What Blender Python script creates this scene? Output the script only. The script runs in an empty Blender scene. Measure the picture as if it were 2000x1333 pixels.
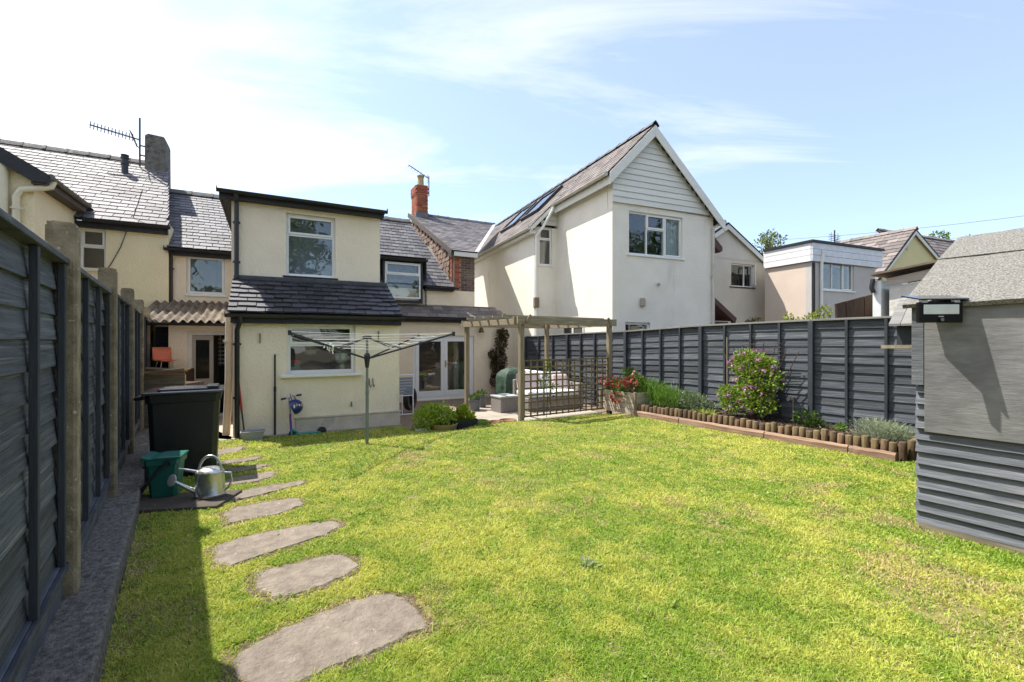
import bpy, math, random
import numpy as np
from mathutils import Vector, Matrix
random.seed(7); rng = np.random.default_rng(7)
S = bpy.context.scene; C = S.collection
R = math.radians
# ---------------------------------------------------------------- camera
F, CX, CY, H = 889.0, 1000.0, 666.5, 1.55          # photo: 2000 px wide, level camera, horizon at mid height
cam_d = bpy.data.cameras.new('camera'); cam = bpy.data.objects.new('camera', cam_d); C.objects.link(cam)
cam_d.sensor_width = 36; cam_d.lens = 36 * F / 2000; cam_d.clip_end = 3000; cam_d.clip_start = 0.05
cam.location = (0, 0, H); cam.rotation_euler = (R(90), 0, 0); S.camera = cam
# ---------------------------------------------------------------- world: sky with thin high cloud
SUN_EL, SUN_AZ = 60.0, (-0.9325, 0.361)                # sun from the left, a little beyond the house fronts
W = bpy.data.worlds.new('World'); S.world = W; W.use_nodes = True
nt = W.node_tree; nt.nodes.clear(); N = nt.nodes.new; L = nt.links.new
out = N('ShaderNodeOutputWorld'); bg = N('ShaderNodeBackground'); bg.inputs[1].default_value = 0.08
sky = N('ShaderNodeTexSky'); sky.sky_type = 'NISHITA'; sky.sun_disc = False
sky.sun_elevation = R(SUN_EL); sky.sun_rotation = math.atan2(SUN_AZ[0], SUN_AZ[1]); sky.altitude = 50
sky.air_density = 1.0; sky.dust_density = 1.0; sky.ozone_density = 5.5
tc = N('ShaderNodeTexCoord'); sp = N('ShaderNodeSeparateXYZ'); L(tc.outputs['Generated'], sp.inputs[0])
def wmath(op, a, b=None, clamp=False):
    m = N('ShaderNodeMath'); m.operation = op; m.use_clamp = clamp
    for i, q in enumerate((a, b)):
        if q is None: continue
        if isinstance(q, (int, float)): m.inputs[i].default_value = q
        else: L(q, m.inputs[i])
    return m.outputs[0]
zc = wmath('ADD', wmath('MAXIMUM', sp.outputs[2], 0.0), 0.12)
cx_ = wmath('DIVIDE', sp.outputs[0], zc); cy_ = wmath('DIVIDE', sp.outputs[1], zc)
cb = N('ShaderNodeCombineXYZ'); L(cx_, cb.inputs[0]); L(cy_, cb.inputs[1])
mp = N('ShaderNodeMapping'); L(cb.outputs[0], mp.inputs[0]); mp.inputs['Rotation'].default_value = (0, 0, R(-24)); mp.inputs['Scale'].default_value = (0.42, 1.5, 1); mp.inputs['Location'].default_value = (1.3, 0.2, 0)
n1 = N('ShaderNodeTexNoise'); L(mp.outputs[0], n1.inputs['Vector']); n1.inputs['Scale'].default_value = 1.0; n1.inputs['Detail'].default_value = 9; n1.inputs['Roughness'].default_value = 0.62; n1.inputs['Distortion'].default_value = 0.6
n2 = N('ShaderNodeTexNoise'); L(cb.outputs[0], n2.inputs['Vector']); n2.inputs['Scale'].default_value = 0.33; n2.inputs['Detail'].default_value = 3
cov = wmath('ADD', wmath('MULTIPLY', wmath('SUBTRACT', n1.outputs[0], 0.5), 2.3), wmath('MULTIPLY', wmath('SUBTRACT', n2.outputs[0], 0.5), 1.3))
cov = wmath('ADD', cov, wmath('MULTIPLY', cx_, -0.27))          # the veil thickens towards the sun's side
cov = wmath('ADD', cov, 0.36, True)
cov = wmath('MAXIMUM', wmath('MULTIPLY', cov, 0.9), 0.2)
hz = wmath('MULTIPLY', wmath('POWER', wmath('SUBTRACT', 1.0, wmath('MAXIMUM', sp.outputs[2], 0.0)), 9.0), 0.55)
cov = wmath('MAXIMUM', cov, hz)
mx = N('ShaderNodeMix'); mx.data_type = 'RGBA'; L(cov, mx.inputs[0]); L(sky.outputs[0], mx.inputs[6]); mx.inputs[7].default_value = (5.3, 5.25, 5.2, 1)
L(mx.outputs[2], bg.inputs[0]); L(bg.outputs[0], out.inputs[0])
# ---------------------------------------------------------------- sun and exposure
sd = bpy.data.lights.new('sun', 'SUN'); sun = bpy.data.objects.new('sun', sd); C.objects.link(sun)
sd.energy = 2.4; sd.angle = R(0.55); sd.color = (1.0, 0.955, 0.88)
_c = math.cos(R(SUN_EL)); _d = Vector((-SUN_AZ[0] * _c, -SUN_AZ[1] * _c, -math.sin(R(SUN_EL))))
sun.rotation_euler = _d.to_track_quat('-Z', 'Y').to_euler(); sun.location = (-6, 3, 14)
S.view_settings.view_transform = 'Standard'; S.view_settings.look = 'None'; S.view_settings.gamma = 1.0
S.view_settings.use_curve_mapping = False; S.view_settings.exposure = 1.84
S.render.engine = 'CYCLES'
try:
    S.cycles.max_bounces = 6; S.cycles.transparent_max_bounces = 10; S.cycles.caustics_reflective = False; S.cycles.caustics_refractive = False
except Exception: pass

# ---------------------------------------------------------------- pixel -> place helpers (a pixel is a direction; depth comes from a plane it lies on)
def gp(px, py, z=0.0):
    d = (H - z) * F / (py - CY); return ((px - CX) / F * d, d)
class Fr:
    """upright local frame: u along a wall, v into it, z up"""
    def __init__(s, o, deg):
        s.o = o; s.deg = deg; a = R(deg); s.a = a; s.u = (math.cos(a), math.sin(a)); s.v = (-math.sin(a), math.cos(a))
    def loc(s, p):
        dx, dy = p[0] - s.o[0], p[1] - s.o[1]; return (dx * s.u[0] + dy * s.u[1], dx * s.v[0] + dy * s.v[1])
    def w(s, u, v): return (s.o[0] + u * s.u[0] + v * s.v[0], s.o[1] + u * s.u[1] + v * s.v[1])
    def U(s, px, v=0.0):
        k = (px - CX) / F; bx, by = s.w(0, v); return (k * by - bx) / (s.u[0] - k * s.u[1])
    def V(s, px, u):
        k = (px - CX) / F; bx, by = s.w(u, 0); return (k * by - bx) / (s.v[0] - k * s.v[1])
    def Z(s, px, py, v=0.0):
        y = s.w(s.U(px, v), v)[1]; return H + (CY - py) / F * y
    def ZU(s, px, py, u):
        y = s.w(u, s.V(px, u))[1]; return H + (CY - py) / F * y

# ---------------------------------------------------------------- materials
MATS = {}
def M(name, c1, c2=None, scale=6.0, rough=0.75, bump=0.0, bscale=40.0, stretch=(1, 1, 1), rand=0.0, detail=5.0, metal=0.0, c3=None, s3=1.3, t3=0.58, w3=0.14, st3=(1, 1, 1), spec=0.35, emit=None, hue=0.0, bstretch=None, space='Object'):
    if name in MATS: return MATS[name]
    m = bpy.data.materials.new(name); m.use_nodes = True; t = m.node_tree; nd = t.nodes; ln = t.links.new
    p = nd['Principled BSDF']; p.inputs['Roughness'].default_value = rough; p.inputs['Metallic'].default_value = metal
    p.inputs['Specular IOR Level'].default_value = spec
    tcn = nd.new('ShaderNodeTexCoord'); oi = nd.new('ShaderNodeObjectInfo')
    off = nd.new('ShaderNodeVectorMath'); off.operation = 'SCALE'; off.inputs[0].default_value = (37.1, 51.7, 23.3); ln(oi.outputs['Random'], off.inputs['Scale'])
    add = nd.new('ShaderNodeVectorMath'); add.operation = 'ADD'; ln(tcn.outputs[space], add.inputs[0]); ln(off.outputs[0], add.inputs[1])
    def noise(sc, st, det=detail):
        mpn = nd.new('ShaderNodeMapping'); ln(add.outputs[0], mpn.inputs[0]); mpn.inputs['Scale'].default_value = st
        n = nd.new('ShaderNodeTexNoise'); n.inputs['Scale'].default_value = sc; n.inputs['Detail'].default_value = det; n.inputs['Roughness'].default_value = 0.62
        ln(mpn.outputs[0], n.inputs['Vector']); return n
    def rgb(c): return (c[0], c[1], c[2], 1)
    if c2 is None: c2 = tuple(x * 0.82 for x in c1)
    n = noise(scale, stretch); cr = nd.new('ShaderNodeValToRGB'); cr.color_ramp.elements[0].position = 0.32; cr.color_ramp.elements[1].position = 0.68
    cr.color_ramp.elements[0].color = rgb(c2); cr.color_ramp.elements[1].color = rgb(c1); ln(n.outputs[0], cr.inputs[0]); col = cr.outputs[0]
    if c3 is not None:
        n3 = noise(s3, st3, 7.0); r3 = nd.new('ShaderNodeValToRGB'); r3.color_ramp.elements[0].position = t3; r3.color_ramp.elements[1].position = t3 + w3
        ln(n3.outputs[0], r3.inputs[0]); mix = nd.new('ShaderNodeMix'); mix.data_type = 'RGBA'; ln(r3.outputs[0], mix.inputs[0]); ln(col, mix.inputs[6]); mix.inputs[7].default_value = rgb(c3); col = mix.outputs[2]
    if rand > 0 or hue > 0:
        hs = nd.new('ShaderNodeHueSaturation'); mr = nd.new('ShaderNodeMapRange'); ln(oi.outputs['Random'], mr.inputs[0])
        mr.inputs[3].default_value = 1 - rand; mr.inputs[4].default_value = 1 + rand; ln(mr.outputs[0], hs.inputs['Value'])
        if hue > 0:
            m2 = nd.new('ShaderNodeMath'); m2.operation = 'MULTIPLY'; m2.inputs[1].default_value = 7.31; ln(oi.outputs['Random'], m2.inputs[0])
            fr = nd.new('ShaderNodeMath'); fr.operation = 'FRACT'; ln(m2.outputs[0], fr.inputs[0])
            mh = nd.new('ShaderNodeMapRange'); ln(fr.outputs[0], mh.inputs[0]); mh.inputs[3].default_value = 0.5 - hue; mh.inputs[4].default_value = 0.5 + hue; ln(mh.outputs[0], hs.inputs['Hue'])
        ln(col, hs.inputs['Color']); col = hs.outputs[0]
    ln(col, p.inputs['Base Color'])
    if bump > 0:
        nb = noise(bscale, bstretch or stretch, 6.0); b = nd.new('ShaderNodeBump'); b.inputs['Strength'].default_value = 1.0; b.inputs['Distance'].default_value = bump
        ln(nb.outputs[0], b.inputs['Height']); ln(b.outputs[0], p.inputs['Normal'])
        rr = nd.new('ShaderNodeMapRange'); ln(nb.outputs[0], rr.inputs[0]); rr.inputs[1].default_value = 0.3; rr.inputs[2].default_value = 0.7; rr.inputs[3].default_value = max(0.05, rough - 0.12); rr.inputs[4].default_value = min(1, rough + 0.1); ln(rr.outputs[0], p.inputs['Roughness'])
    MATS[name] = m; return m
def leafmat(name, attr=True, col=(0.08, 0.16, 0.02), trans=0.35, rough=0.5):
    if name in MATS: return MATS[name]
    m = bpy.data.materials.new(name); m.use_nodes = True; t = m.node_tree; nd = t.nodes; ln = t.links.new
    p = nd['Principled BSDF']; p.inputs['Roughness'].default_value = rough; p.inputs['Specular IOR Level'].default_value = 0.3
    tr = nd.new('ShaderNodeBsdfTranslucent'); mx_ = nd.new('ShaderNodeMixShader'); mx_.inputs[0].default_value = trans
    if attr:
        at = nd.new('ShaderNodeAttribute'); at.attribute_name = 'Col'; c = at.outputs['Color']
    else:
        rgbn = nd.new('ShaderNodeRGB'); rgbn.outputs[0].default_value = (*col, 1); c = rgbn.outputs[0]
    ln(c, p.inputs['Base Color']); ln(c, tr.inputs['Color']); ln(p.outputs[0], mx_.inputs[1]); ln(tr.outputs[0], mx_.inputs[2])
    ln(mx_.outputs[0], nd['Material Output'].inputs[0]); MATS[name] = m; return m
def glassmat(name='window_glass', ior=1.6, tint=(0.95, 0.97, 0.96), rough=0.0):
    if name in MATS: return MATS[name]
    m = bpy.data.materials.new(name); m.use_nodes = True; t = m.node_tree; nd = t.nodes; ln = t.links.new; nd.remove(nd['Principled BSDF'])
    tr = nd.new('ShaderNodeBsdfTransparent'); tr.inputs[0].default_value = (*tint, 1); gl = nd.new('ShaderNodeBsdfGlossy'); gl.inputs['Roughness'].default_value = rough
    lw = nd.new('ShaderNodeLayerWeight'); lw.inputs[0].default_value = 0.5; pw_ = nd.new('ShaderNodeMath'); pw_.operation = 'POWER'; pw_.inputs[1].default_value = 4.0; ln(lw.outputs['Facing'], pw_.inputs[0]); fr = nd.new('ShaderNodeMath'); fr.operation = 'MULTIPLY_ADD'; ln(pw_.outputs[0], fr.inputs[0]); fr.inputs[1].default_value = 0.85; fr.inputs[2].default_value = ((ior - 1) / (ior + 1)) ** 2 * 1.5; fr.use_clamp = True; mx_ = nd.new('ShaderNodeMixShader')
    tcn = nd.new('ShaderNodeTexCoord'); nz = nd.new('ShaderNodeTexNoise'); nz.inputs['Scale'].default_value = 2.2; nz.inputs['Detail'].default_value = 1; b = nd.new('ShaderNodeBump'); b.inputs['Distance'].default_value = 0.006
    ln(tcn.outputs['Object'], nz.inputs['Vector']); ln(nz.outputs[0], b.inputs['Height']); ln(b.outputs[0], gl.inputs['Normal'])
    ln(fr.outputs[0], mx_.inputs[0]); ln(tr.outputs[0], mx_.inputs[1]); ln(gl.outputs[0], mx_.inputs[2]); ln(mx_.outputs[0], nd['Material Output'].inputs[0]); MATS[name] = m; return m

cream = M('cream_render', (0.90, 0.775, 0.585), (0.83, 0.70, 0.52), 2.2, 0.9, 0.014, 26, c3=(0.56, 0.49, 0.36), s3=1.6, t3=0.56, w3=0.3, st3=(1.7, 1.7, 0.3))
pinkcream = M('pink_cream_render', (0.86, 0.735, 0.545), (0.78, 0.65, 0.48), 2.2, 0.9, 0.014, 26, c3=(0.56, 0.46, 0.34), s3=1.5, t3=0.58, w3=0.3, st3=(1, 1, 0.5))
yellow = M('yellow_render', (0.88, 0.765, 0.50), (0.81, 0.69, 0.44), 1.6, 0.9, 0.02, 24, c3=(0.58, 0.48, 0.28), s3=0.9, t3=0.68, w3=0.3)
offwhite = M('off_white_render', (0.84, 0.795, 0.69), (0.76, 0.715, 0.615), 1.3, 0.88, 0.012, 26, c3=(0.52, 0.49, 0.42), s3=1.3, t3=0.58, w3=0.32, st3=(1.3, 1.3, 0.35))
peach = M('peach_render', (0.66, 0.55, 0.45), (0.6, 0.5, 0.41), 1.3, 0.88, 0.005, 40)
plinthm = M('plinth_render', (0.62, 0.54, 0.42), (0.5, 0.43, 0.34), 5, 0.92, 0.008, 40, c3=(0.3, 0.28, 0.24), s3=3, t3=0.6, w3=0.2)
slate = M('slate', (0.14, 0.132, 0.135), (0.085, 0.082, 0.09), 9, 0.6, 0.008, 22, rand=0.42, hue=0.03, c3=(0.17, 0.155, 0.14), s3=4, t3=0.6, w3=0.15, spec=0.5)
slate_pale = M('slate_pale', (0.19, 0.17, 0.17), (0.115, 0.107, 0.11), 9, 0.6, 0.008, 22, rand=0.42, hue=0.03, c3=(0.34, 0.31, 0.28), s3=4, t3=0.58, w3=0.15, spec=0.35)
slate_dark = M('slate_dark', (0.055, 0.053, 0.06), (0.03, 0.03, 0.036), 9, 0.55, 0.008, 22, rand=0.5, c3=(0.15, 0.14, 0.12), s3=5, t3=0.66, w3=0.1, spec=0.5)
slate_brown = M('slate_brown', (0.21, 0.178, 0.16), (0.13, 0.11, 0.1), 9, 0.65, 0.008, 22, rand=0.38, hue=0.02, c3=(0.28, 0.25, 0.21), s3=4, t3=0.6, w3=0.15)
underlay = M('roof_underlay', (0.03, 0.03, 0.033), rough=0.9)
ridgem = M('ridge_tile', (0.16, 0.15, 0.14), (0.09, 0.085, 0.08), 8, 0.85, 0.006, 30, rand=0.2, c3=(0.26, 0.24, 0.18), s3=7, t3=0.6)
black = M('black_plastic', (0.022, 0.022, 0.026), (0.016, 0.016, 0.019), 5, 0.4, spec=0.5)
blackwood = M('black_fascia', (0.028, 0.027, 0.028), (0.018, 0.018, 0.018), 6, 0.55, 0.002, 30)
upvc = M('white_upvc', (0.80, 0.80, 0.77), (0.74, 0.74, 0.71), 4, 0.35, spec=0.5)
whiteclad = M('white_cladding', (0.72, 0.72, 0.66), (0.64, 0.64, 0.58), 4, 0.6, 0.002, 30, stretch=(0.4, 4, 4), rand=0.05, c3=(0.35, 0.34, 0.3), s3=5, t3=0.72, w3=0.08, st3=(0.5, 3, 3))
creamplastic = M('cream_paint', (0.72, 0.66, 0.48), (0.64, 0.58, 0.42), 5, 0.5, c3=(0.3, 0.26, 0.2), s3=4, t3=0.72, w3=0.06)
glass = glassmat(); glassr = glassmat('obscure_glass', 1.6, (0.5, 0.55, 0.52), 0.12)
darkroom = M('dark_interior', (0.09, 0.08, 0.07), (0.06, 0.055, 0.05), 2, 0.9)
greyblind = M('grey_blind', (0.33, 0.37, 0.40), (0.27, 0.31, 0.34), 1.5, 0.8)
curtain = M('pale_curtain', (0.62, 0.68, 0.72), (0.5, 0.56, 0.6), 3, 0.9, stretch=(8, 8, 0.3))
greycurtain = M('grey_curtain', (0.35, 0.36, 0.36), (0.25, 0.26, 0.27), 3, 0.9, stretch=(8, 8, 0.3))
fencewood = M('grey_stained_wood', (0.105, 0.115, 0.13), (0.04, 0.047, 0.058), 4, 0.72, 0.008, 7, stretch=(1.2, 1.2, 1.6), rand=0.32, c3=(0.22, 0.218, 0.21), s3=4, t3=0.56, w3=0.14, st3=(.5, 3, 3), bstretch=(.6, 3, 2), detail=8)
fencedark = M('grey_stained_batten', (0.048, 0.055, 0.066), (0.03, 0.035, 0.043), 6, 0.7, 0.003, 9, stretch=(6, 6, 0.6), rand=0.12)
greyrail = M('weathered_rail', (0.25, 0.245, 0.23), (0.16, 0.158, 0.15), 5, 0.85, 0.003, 10, stretch=(0.5, 7, 7), rand=0.1)
concrete = M('concrete', (0.34, 0.275, 0.18), (0.15, 0.12, 0.075), 9, 0.95, 0.008, 60, rand=.12, c3=(0.55, 0.52, 0.44), s3=26, t3=0.63, w3=0.05)
kerbm = M('kerb_concrete', (0.29, 0.265, 0.225), (0.075, 0.07, 0.06), 30, 0.97, 0.03, 55, detail=9, c3=(0.4, 0.37, 0.31), s3=7, t3=0.6, w3=0.1)
paving = M('stone_flag', (0.27, 0.222, 0.172), (0.16, 0.13, 0.1), 11, 0.92, 0.02, 38, rand=0.1, detail=8, c3=(0.36, 0.31, 0.25), s3=18, t3=0.64, w3=0.06)
pathm = M('concrete_path', (0.42, 0.37, 0.31), (0.34, 0.3, 0.25), 4, 0.9, 0.003, 60)
soil = M('soil', (0.075, 0.052, 0.036), (0.04, 0.028, 0.02), 14, 0.95, 0.02, 40)
gravelm = M('gravel', (0.30, 0.225, 0.155), (0.13, 0.095, 0.068), 60, 0.95, 0.012, 60)
groundm = M('bare_ground', (0.13, 0.11, 0.075), (0.09, 0.075, 0.05), 3, 0.95)
lawnsoil = M('lawn_thatch', (0.24, 0.215, 0.06), (0.15, 0.125, 0.045), 9, 0.95, 0.008, 60, c3=(0.2, 0.155, 0.075), s3=2.2, t3=0.6, w3=0.14)
rawwood = M('weathered_timber', (0.33, 0.275, 0.185), (0.18, 0.147, 0.095), 5, 0.85, 0.003, 9, stretch=(0.6, 7, 7), rand=0.1)
rawwoodv = M('weathered_post', (0.32, 0.265, 0.175), (0.17, 0.14, 0.085), 5, 0.85, 0.003, 9, stretch=(7, 7, 0.6), rand=0.1)
trelwood = M('trellis_wood', (0.20, 0.15, 0.075), (0.12, 0.09, 0.045), 6, 0.85, rand=0.15)
sleeperm = M('sleeper_wood', (0.40, 0.27, 0.185), (0.22, 0.13, 0.085), 4, 0.9, 0.006, 8, stretch=(0.5, 6, 6), rand=0.15, c3=(0.16, 0.1, 0.065), s3=5, t3=0.64, w3=0.1, st3=(0.6, 3, 3))
logm = M('log_wood', (0.2, 0.135, 0.07), (0.085, 0.056, 0.03), 7, 0.92, 0.01, 10, stretch=(5, 5, 0.7), rand=0.35, hue=0.015)
deckm = M('deck_board', (0.40, 0.35, 0.285), (0.3, 0.26, 0.21), 5, 0.85, 0.002, 9, stretch=(0.6, 7, 7), rand=0.12)
planterm = M('planter_board', (0.52, 0.44, 0.34), (0.42, 0.35, 0.26), 4, 0.85, 0.003, 9, stretch=(0.6, 7, 7), rand=0.07)
brick = M('red_brick', (0.36, 0.115, 0.06), (0.26, 0.08, 0.045), 14, 0.9, 0.004, 40, rand=0.25, hue=0.02)
mortar = M('mortar', (0.36, 0.31, 0.25), (0.28, 0.24, 0.2), 9, 0.95)
stonem = M('rubble_stone', (0.29, 0.205, 0.155), (0.2, 0.14, 0.11), 9, 0.95, 0.012, 25, rand=0.3, hue=0.02)
brownbrick = M('brown_brick', (0.185, 0.13, 0.10), (0.12, 0.085, 0.07), 12, 0.95, 0.006, 30, rand=0.35, hue=0.02)
lead = M('lead_flashing', (0.17, 0.18, 0.195), (0.12, 0.128, 0.14), 6, 0.6)
metal = M('galvanised', (0.56, 0.57, 0.55), (0.42, 0.43, 0.42), 7, 0.36, 0.001, 30, metal=0.9)
polem = M('grey_green_metal', (0.21, 0.245, 0.225), (0.17, 0.2, 0.18), 6, 0.45, metal=0.3)
aerialm = M('aerial_metal', (0.09, 0.09, 0.10), rough=0.5, metal=0.4)
terracotta = M('terracotta', (0.42, 0.16, 0.08), (0.34, 0.125, 0.065), 6, 0.85)
felt = M('mineral_felt', (0.31, 0.295, 0.255), (0.07, 0.068, 0.062), 75, 0.95, 0.012, 80, detail=3.0)
shedwood = M('shed_board', (0.165, 0.172, 0.185), (0.075, 0.082, 0.096), 4, 0.7, 0.008, 7, stretch=(0.5, 6, 6), rand=0.12, c3=(0.27, 0.25, 0.235), s3=3, t3=0.6, w3=0.2, st3=(0.4, 3, 3))
plym = M('weathered_ply', (0.225, 0.22, 0.215), (0.135, 0.133, 0.132), 3.0, 0.7, 0.004, 10, stretch=(1.3, 2, 3), detail=8, c3=(0.12, 0.117, 0.12), s3=2.3, t3=0.53, w3=0.25, st3=(1, 1, 1.2), bstretch=(.8, 2, 4))
brownboard = M('brown_board', (0.085, 0.05, 0.033), (0.05, 0.03, 0.02), 5, 0.8, 0.003, 9, stretch=(5, 5, 0.6), rand=0.25)
leaf = leafmat('leaf'); grassm = leafmat('grass_blade', trans=0.42, rough=0.5)

# ---------------------------------------------------------------- mesh builder
class MB:
    def __init__(s): s.v = []; s.f = []
    def add(s, vs, fs):
        b = len(s.v); s.v += [tuple(v) for v in vs]; s.f += [tuple(b + i for i in f) for f in fs]; return s
    def box(s, x0, x1, y0, y1, z0, z1):
        return s.add([(x0, y0, z0), (x1, y0, z0), (x1, y1, z0), (x0, y1, z0), (x0, y0, z1), (x1, y0, z1), (x1, y1, z1), (x0, y1, z1)],
                     [(3, 2, 1, 0), (4, 5, 6, 7), (0, 1, 5, 4), (1, 2, 6, 5), (2, 3, 7, 6), (3, 0, 4, 7)])
    def bar(s, p, q, w, h, up=(0, 0, 1)):
        p, q = Vector(p), Vector(q); d = (q - p); ln = d.length; d.normalize(); up = Vector(up)
        if abs(d.dot(up)) > 0.98: up = Vector((0, 1, 0))
        a = d.cross(up).normalized() * (w / 2); b = a.cross(d).normalized() * (h / 2)
        vs = [p - a - b, p + a - b, p + a + b, p - a + b, q - a - b, q + a - b, q + a + b, q - a + b]
        return s.add(vs, [(3, 2, 1, 0), (4, 5, 6, 7), (0, 1, 5, 4), (1, 2, 6, 5), (2, 3, 7, 6), (3, 0, 4, 7)])
    def tube(s, pts, r, n=8, cap=True):
        pts = [Vector(p) for p in pts]; k = len(pts); rr = r if isinstance(r, (list, tuple)) else [r] * k; rings = []; prev = None
        for i, p in enumerate(pts):
            t = (pts[min(i + 1, k - 1)] - pts[max(i - 1, 0)]).normalized()
            a = t.cross(Vector((0, 0, 1))) if prev is None else prev - t * prev.dot(t)
            if a.length < 1e-4: a = t.cross(Vector((0, 1, 0)))
            a.normalize(); prev = a; b = t.cross(a)
            rings.append([p + (a * math.cos(2 * math.pi * j / n) + b * math.sin(2 * math.pi * j / n)) * rr[i] for j in range(n)])
        vs = [v for g in rings for v in g]; fs = []
        for i in range(k - 1):
            for j in range(n): fs.append((i * n + j, i * n + (j + 1) % n, (i + 1) * n + (j + 1) % n, (i + 1) * n + j))
        if cap: fs += [tuple(range(n - 1, -1, -1)), tuple((k - 1) * n + j for j in range(n))]
        return s.add(vs, fs)
    def lathe(s, prof, n=20, c=(0, 0, 0), sx=1.0, sy=1.0):
        vs = []; fs = []; k = len(prof)
        for r, z in prof:
            for j in range(n): t = 2 * math.pi * j / n; vs.append((c[0] + r * sx * math.cos(t), c[1] + r * sy * math.sin(t), c[2] + z))
        for i in range(k - 1):
            for j in range(n): fs.append((i * n + j, i * n + (j + 1) % n, (i + 1) * n + (j + 1) % n, (i + 1) * n + j))
        if prof[0][0] > 1e-4: fs.append(tuple(range(n - 1, -1, -1)))
        if prof[-1][0] > 1e-4: fs.append(tuple((k - 1) * n + j for j in range(n)))
        return s.add(vs, fs)
    def prism(s, poly, y0, y1):           # polygon in x,z pushed along y
        n = len(poly); vs = [(x, y0, z) for x, z in poly] + [(x, y1, z) for x, z in poly]
        return s.add(vs, [tuple(range(n)), tuple(range(2 * n - 1, n - 1, -1))] + [((i + 1) % n, i, n + i, n + (i + 1) % n) for i in range(n)])
    def slab(s, poly, z0, z1):            # polygon in x,y pushed along z
        n = len(poly); vs = [(x, y, z0) for x, y in poly] + [(x, y, z1) for x, y in poly]
        return s.add(vs, [tuple(range(n - 1, -1, -1)), tuple(range(n, 2 * n))] + [(i, (i + 1) % n, n + (i + 1) % n, n + i) for i in range(n)])
    def mesh(s, name):
        me = bpy.data.meshes.new(name); me.from_pydata(s.v, [], s.f); me.validate(); me.update(); return me
    def build(s, name, mat, parent=None, smooth=False, loc=None, rot=None, bevel=0.0, recalc=True):
        me = s.mesh(name)
        if recalc:
            import bmesh
            b = bmesh.new(); b.from_mesh(me); bmesh.ops.recalc_face_normals(b, faces=b.faces); b.to_mesh(me); b.free()
        return link(name, me, mat, parent, smooth, loc, rot, bevel)
def link(name, me, mat, parent=None, smooth=False, loc=None, rot=None, bevel=0.0):
    if mat and not me.materials: me.materials.append(mat)
    if smooth:
        me.polygons.foreach_set('use_smooth', [True] * len(me.polygons))
        try: me.set_sharp_from_angle(angle=R(40))
        except Exception: pass
    o = bpy.data.objects.new(name, me); C.objects.link(o)
    if parent: o.parent = parent
    if loc is not None: o.location = loc
    if rot is not None: o.rotation_euler = rot
    if bevel > 0:
        b = o.modifiers.new('edge', 'BEVEL'); b.width = bevel; b.segments = 2; b.limit_method = 'ANGLE'; b.angle_limit = R(50)
    return o
def piece(name, me, parent, loc, rot=(0, 0, 0), scale=(1, 1, 1)):
    o = bpy.data.objects.new(name, me); C.objects.link(o); o.parent = parent; o.location = loc; o.rotation_euler = rot; o.scale = scale; return o
def tag(o, label, cat, group=None):
    o['label'] = label; o['category'] = cat
    if group: o['group'] = group
    return o
def thing(name, label, cat, loc=(0, 0, 0), rotz=0.0, group=None):
    o = bpy.data.objects.new(name, None); C.objects.link(o); o.empty_display_size = 0.1
    o.location = loc; o.rotation_euler = (0, 0, rotz); return tag(o, label, cat, group)
def at_frame(name, label, cat, fr, group=None): return thing(name, label, cat, (fr.o[0], fr.o[1], 0), fr.a, group)
def struct(o): o['kind'] = 'structure'; return o
def unitmesh(mb, name, mat):
    me = mb.mesh(name); me.materials.append(mat); return me

def wall_mb(mb, u0, u1, z0, z1, v, th, holes=()):
    us = sorted({u0, u1, *[h[0] for h in holes], *[h[1] for h in holes]}); zs = sorted({z0, z1, *[h[2] for h in holes], *[h[3] for h in holes]})
    us = [u for u in us if u0 <= u <= u1]; zs = [z for z in zs if z0 <= z <= z1]
    inh = lambda a, b: any(h[0] < a < h[1] and h[2] < b < h[3] for h in holes)
    for i in range(len(us) - 1):
        for j in range(len(zs) - 1):
            if inh((us[i] + us[i + 1]) / 2, (zs[j] + zs[j + 1]) / 2): continue
            a, b, c, d = us[i], us[i + 1], zs[j], zs[j + 1]
            mb.add([(a, v, c), (b, v, c), (b, v, d), (a, v, d)], [(0, 1, 2, 3)]); mb.add([(a, v + th, c), (b, v + th, c), (b, v + th, d), (a, v + th, d)], [(3, 2, 1, 0)])
    def q(p0, p1): mb.add([(p0[0], v, p0[1]), (p1[0], v, p1[1]), (p1[0], v + th, p1[1]), (p0[0], v + th, p0[1])], [(0, 1, 2, 3)])
    q((u1, z0), (u0, z0)); q((u0, z1), (u1, z1)); q((u0, z0), (u0, z1)); q((u1, z1), (u1, z0))
    for h in holes:
        q((h[0], h[2]), (h[1], h[2])); q((h[1], h[3]), (h[0], h[3])); q((h[0], h[3]), (h[0], h[2])); q((h[1], h[2]), (h[1], h[3]))
    return mb
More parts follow.
